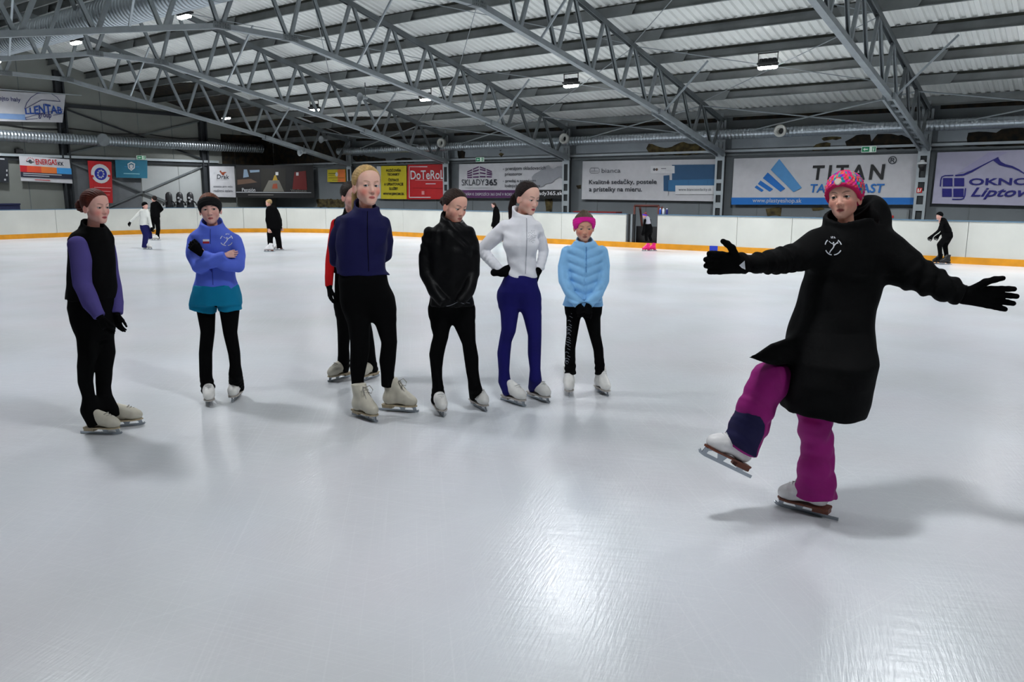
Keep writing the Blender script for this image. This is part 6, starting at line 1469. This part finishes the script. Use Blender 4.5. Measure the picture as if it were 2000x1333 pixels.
for x0,x1,y0,y1 in ((-34.8,-29.3,17.6,25.3),(-29.2,-23.2,22.7,25.3)):
    m=MB(); m.add([(x0,y0,roof_z(y0)+.335),(x1-.6,y0+.9,roof_z(y0+.9)+.335),(x1,y1,roof_z(y1)+.335),(x0,y1,roof_z(y1)+.335),(x0,y0,roof_z(y0)+.325),(x1-.6,y0+.9,roof_z(y0+.9)+.325),(x1,y1,roof_z(y1)+.325),(x0,y1,roof_z(y1)+.325)],[(0,1,2,3),(7,6,5,4),(0,4,5,1),(1,5,6,2),(2,6,7,3),(3,7,4,0)]); m.build('dark_patch',pm1,ceiling)  # dark mottled panels just under the roof sheet near the corner
# lighter cladding between the rail and the eaves, mouldy strip at the eaves
for k in range(len(TX)-1):
    x1,x0=TX[k]-.25,TX[k+1]+.25
    if k<4: MB().box(x0,x1,WALLY-.010,WALLY,3.1,3.72).build('upper_panel',mat('upper_cladding',L((150,157,162)),.6,0,.12,1.2),wall_far)
    MB().prism([(x0,3.98),(x1,3.95),(x1,4.35),(x0+1.5,4.30),(x0,4.36)],WALLY-.03,WALLY,lambda u,v,d:(u,d,v)).build('mould_strip',pm1,wall_far)
# ------------------------------------------------------------------ exit signs
gs=mat('sign_green',L((20,120,80)),.5,emit=.25); sw=mat('sign_white',L((210,225,215)),.5,emit=.2)
def exit_sign(fn,u,v,label):
    r=MB().prism([(u-.2,v-.085),(u+.2,v-.085),(u+.2,v+.085),(u-.2,v+.085)],0,.05,fn).build('exit_sign',sw); tag(r,label,'sign')
    MB().prism([(u-.185,v-.07),(u+.02,v-.07),(u+.02,v+.07),(u-.185,v+.07)],.05,.056,fn).build('sign_panel',gs,r)
    MB().prism([(u+.1,v-.07),(u+.185,v-.07),(u+.185,v+.07),(u+.1,v+.07)],.05,.056,fn).build('sign_panel',gs,r)
    MB().prism([(u-.15,v),(u-.1,v-.045),(u-.1,v-.015),(u-.02,v-.015),(u-.02,v+.015),(u-.1,v+.015),(u-.1,v+.045)],.056,.060,fn).build('arrow_logo',sw,r)
    m=MB(); m.prism([(u+.125,v-.06),(u+.145,v-.06),(u+.155,v+.02),(u+.125,v+.025)],.056,.060,fn); m.prism([(u+.13,v+.035),(u+.155,v+.035),(u+.155,v+.06),(u+.13,v+.06)],.056,.060,fn); m.build('running_figure_logo',sw,r)
Ff=lambda u,v,d:(u,WALLY-.14-d,v); Fg=lambda u,v,d:(XG+.22+d,u,v)
exit_sign(Ff,-21.1,2.985,'green exit sign above the storage banner'); exit_sign(Ff,-6.35,2.945,'green exit sign above the blue mountain banner'); exit_sign(Fg,18.3,3.15,'green exit sign above the teal banner on the gable wall')
# siren and fire sign on the column, panel below
e=tag(empty('siren',(-4.85,YW-.16,2.50)),'round white siren with black horn on the column by the violet banner','siren')
MB().lathe([(.03,.10),(.05,.09),(.06,.05),(.12,.03),(.125,-.01),(.10,-.02),(.02,-.02)],'z',n=20).build('siren_body',mat('siren_white',L((210,212,214)),.4),e,True)
MB().lathe([(.03,-.02),(.10,-.025),(.09,-.10),(.06,-.14),(.055,-.2),(.02,-.2)],'z',n=16).build('siren_horn',black_m,e,True)
r=MB().box(-4.95,-4.81,YW-.034,YW-.024,1.70,1.84).build('fire_sign',mat('sign_red',L((196,34,36)),.5)); tag(r,'small red fire equipment sign on the column','sign')
m=MB(); m.box(-4.925,-4.895,YW-.037,YW-.034,1.72,1.815); m.prism([(-4.88,1.73),(-4.86,1.73),(-4.83,1.82),(-4.85,1.82)],YW-.037,YW-.034,lambda u,v,d:(u,d,v)); m.build('hose_logo',sw,r)
r=MB().box(-6.3,-5.15,WALLY-.03,WALLY,.3,1.22).build('wall_cabinet',mat('cabinet_grey',L((138,144,146)),.6)); tag(r,'pale flat cabinet on the wall below the mountain banner','cabinet'); MB().box(-5.75,-5.55,WALLY-.045,WALLY-.03,.98,1.05).build('red_latch',mat('sign_red',L((196,34,36)),.5),r)
# ------------------------------------------------------------------ behind the barrier
rust=mat('rusty_red',L((84,38,30)),.7,.2,.2,6.)
g=tag(empty('goal_frame',(-12.45,23.2,0)),'rusty red hockey goal frame standing behind the open gate','goal')
for a,b in (((-.45,0,0),(-.45,0,1.27)),((.42,0,0),(.42,0,1.27)),((-.3,.45,0),(-.33,.12,1.27)),((.56,.35,0),(.5,.05,1.25))): MB().rod(a,b,.035,10).build('post',rust,g,True)
MB().rod((-.45,0,1.27),(.42,0,1.27),.04,10).build('crossbar',rust,g,True); MB().rod((-.3,.45,.03),(.56,.35,.03),.03,8).build('base_bar',rust,g,True)
r=MB().box(-12.35,-11.5,22.35,22.40,-.02,.66).build('gate_door',black_m); tag(r,'low black gate door in the gap of the barrier','gate'); MB().lathe([(.001,-.02),(.035,-.02),(.04,0),(.04,.02)],'y',(-11.95,22.33,.52),14).build('door_knob',white_m,r); MB().box(-11.965,-11.935,22.335,22.35,.4,.5).build('latch_plate',steel_l,r)
for x,m_ in ((-12.50,black_m),(-12.42,steel),(-12.34,black_m)): 
    r=MB().box(x-.035,x+.035,22.16,22.22,-.02,1.03).build('gate_post',m_); tag(r,{0:'black rubber-faced post at the hinge side of the gate',1:'bare steel post in the gate gap',2:'black inner post in the gate gap'}[[ -12.50,-12.42,-12.34].index(x)],'post','gate posts')
def bottle(x,col,lab):
    e=tag(empty('water_bottle',(x,22.17,HB+.025)),lab,'bottle','bottles on the cap rail'); MB().lathe([(.03,0),(.034,.01),(.034,.13),(.028,.15)],'z',n=14).build('bottle_body',mat('bottle_'+lab.split()[1],L(col),.4),e,True); MB().lathe([(.022,.15),(.022,.17),(.01,.185)],'z',n=12).build('bottle_cap',white_m,e,True)
bottle(-11.44,(40,80,170),'small blue bottle standing on the barrier by the gate'); bottle(-11.34,(205,210,216),'small white bottle standing on the barrier by the gate'); bottle(-11.22,(34,34,110),'small navy bottle standing on the barrier right of the white one')
r=tag(empty('bench',(-14.5,23.5,0)),'dark red bench behind the barrier left of the gate','bench'); MB().box(-.85,.85,-.2,.2,.98,1.06).build('seat',mat('bench_red',L((120,26,30)),.6),r)
for x in (-.7,.7): MB().box(x-.04,x+.04,-.15,.15,0,.98).build('leg',black_m,r)
# dark penguin-shaped skating aids waiting behind the barrier
def aid(x,y,lab,patt):
    e=tag(empty('skating_aid',(x,y,0),math.radians(60)),lab,'skating aid','skating aids at the gable wall')
    MB().lathe([(.05,0),(.18,.0),(.19,.1),(.19,.5),(.18,.9),(.15,1.15),(.14,1.3),(.145,1.45),(.13,1.58),(.07,1.66),(.01,1.68)],'z',n=18).build('aid_body',mat('aid_black',(.02,.021,.024),.5),e,True)
    MB().box(-.15,.15,-.15,.15,0,1.12).build('aid_base',mat('aid_grey',L((46,50,58)),.6),e)
    for dx in (-.1,.1): MB().tube([(dx,-.14,1.3),(dx*2.2,-.24,1.2),(dx*2.4,-.3,1.1)],.03,8).build('handle',black_m,e,True)
    if patt: 
        for dx,dz in ((-.05,1.42),(.04,1.35),(-.02,1.27)): MB().lathe([(.001,-.175),(.045,-.17),(.05,-.12)],'y',(dx,0,dz),12).build('white_patch',white_m,e)
aid(-33.3,18.7,'plain black skating aid behind the gable barrier, leftmost of three',False); aid(-33.3,19.2,'dark skating aid with white marks, middle of the three behind the barrier',True); aid(-33.3,19.7,'dark skating aid with white marks, rightmost of three behind the barrier',True)
# loudspeakers under the trusses
for x,y,z,lab in ((-28.6,23.5,3.95,'small pale horn loudspeaker under the farthest truss in the dark corner'),(-28.7,22.4,3.36,'small pale horn loudspeaker hanging low below the farthest truss'),(-21.2,19.2,4.85,'grey horn loudspeaker hung under the roof between two trusses')):
    e=tag(empty('loudspeaker',(x,y,z)),lab,'speaker','horn loudspeakers'); MB().lathe([(.03,.14),(.05,.12),(.05,.0),(.09,-.1),(.16,-.2),(.15,-.2),(.03,-.02)],'y',n=16).build('horn',mat('speaker_grey',L((150,156,158)),.5),e,True); MB().bar((0,.05,.03),(0,.05,.32 if z<4.5 else .5),.03,.02).build('bracket',steel_d,e)
# box under the rail on the gable wall
r=MB().box(XG+.03,XG+.2,13.35,13.6,3.16,3.32).build('junction_box',black_m); tag(r,'small black junction box on the gable rail','box')
r=MB().box(XG+.5,XG+.9,12.2,13.0,0,1.18).build('storage_box',mat('box_blue',L((30,36,76)),.6)); tag(r,'dark blue box behind the barrier at the left edge','box'); MB().box(XG+.48,XG+.92,12.18,13.02,1.18,1.24).build('box_lid',mat('box_blue',L((30,36,76)),.6),r)

for y0,y1 in ((18.35,20.1),(20.13,21.2)): MB().box(XG,XG+.014,y0,y1,.0,2.85).build('pale_panel',mat('pale_cladding',L((168,172,172)),.6,0,.06,1.),wall_left)
MB().box(XG,XG+.012,15.4,18.3,.0,2.85).build('grey_panel',mat('grey_cladding',L((104,108,112)),.7,0,.15,1.5),wall_left)
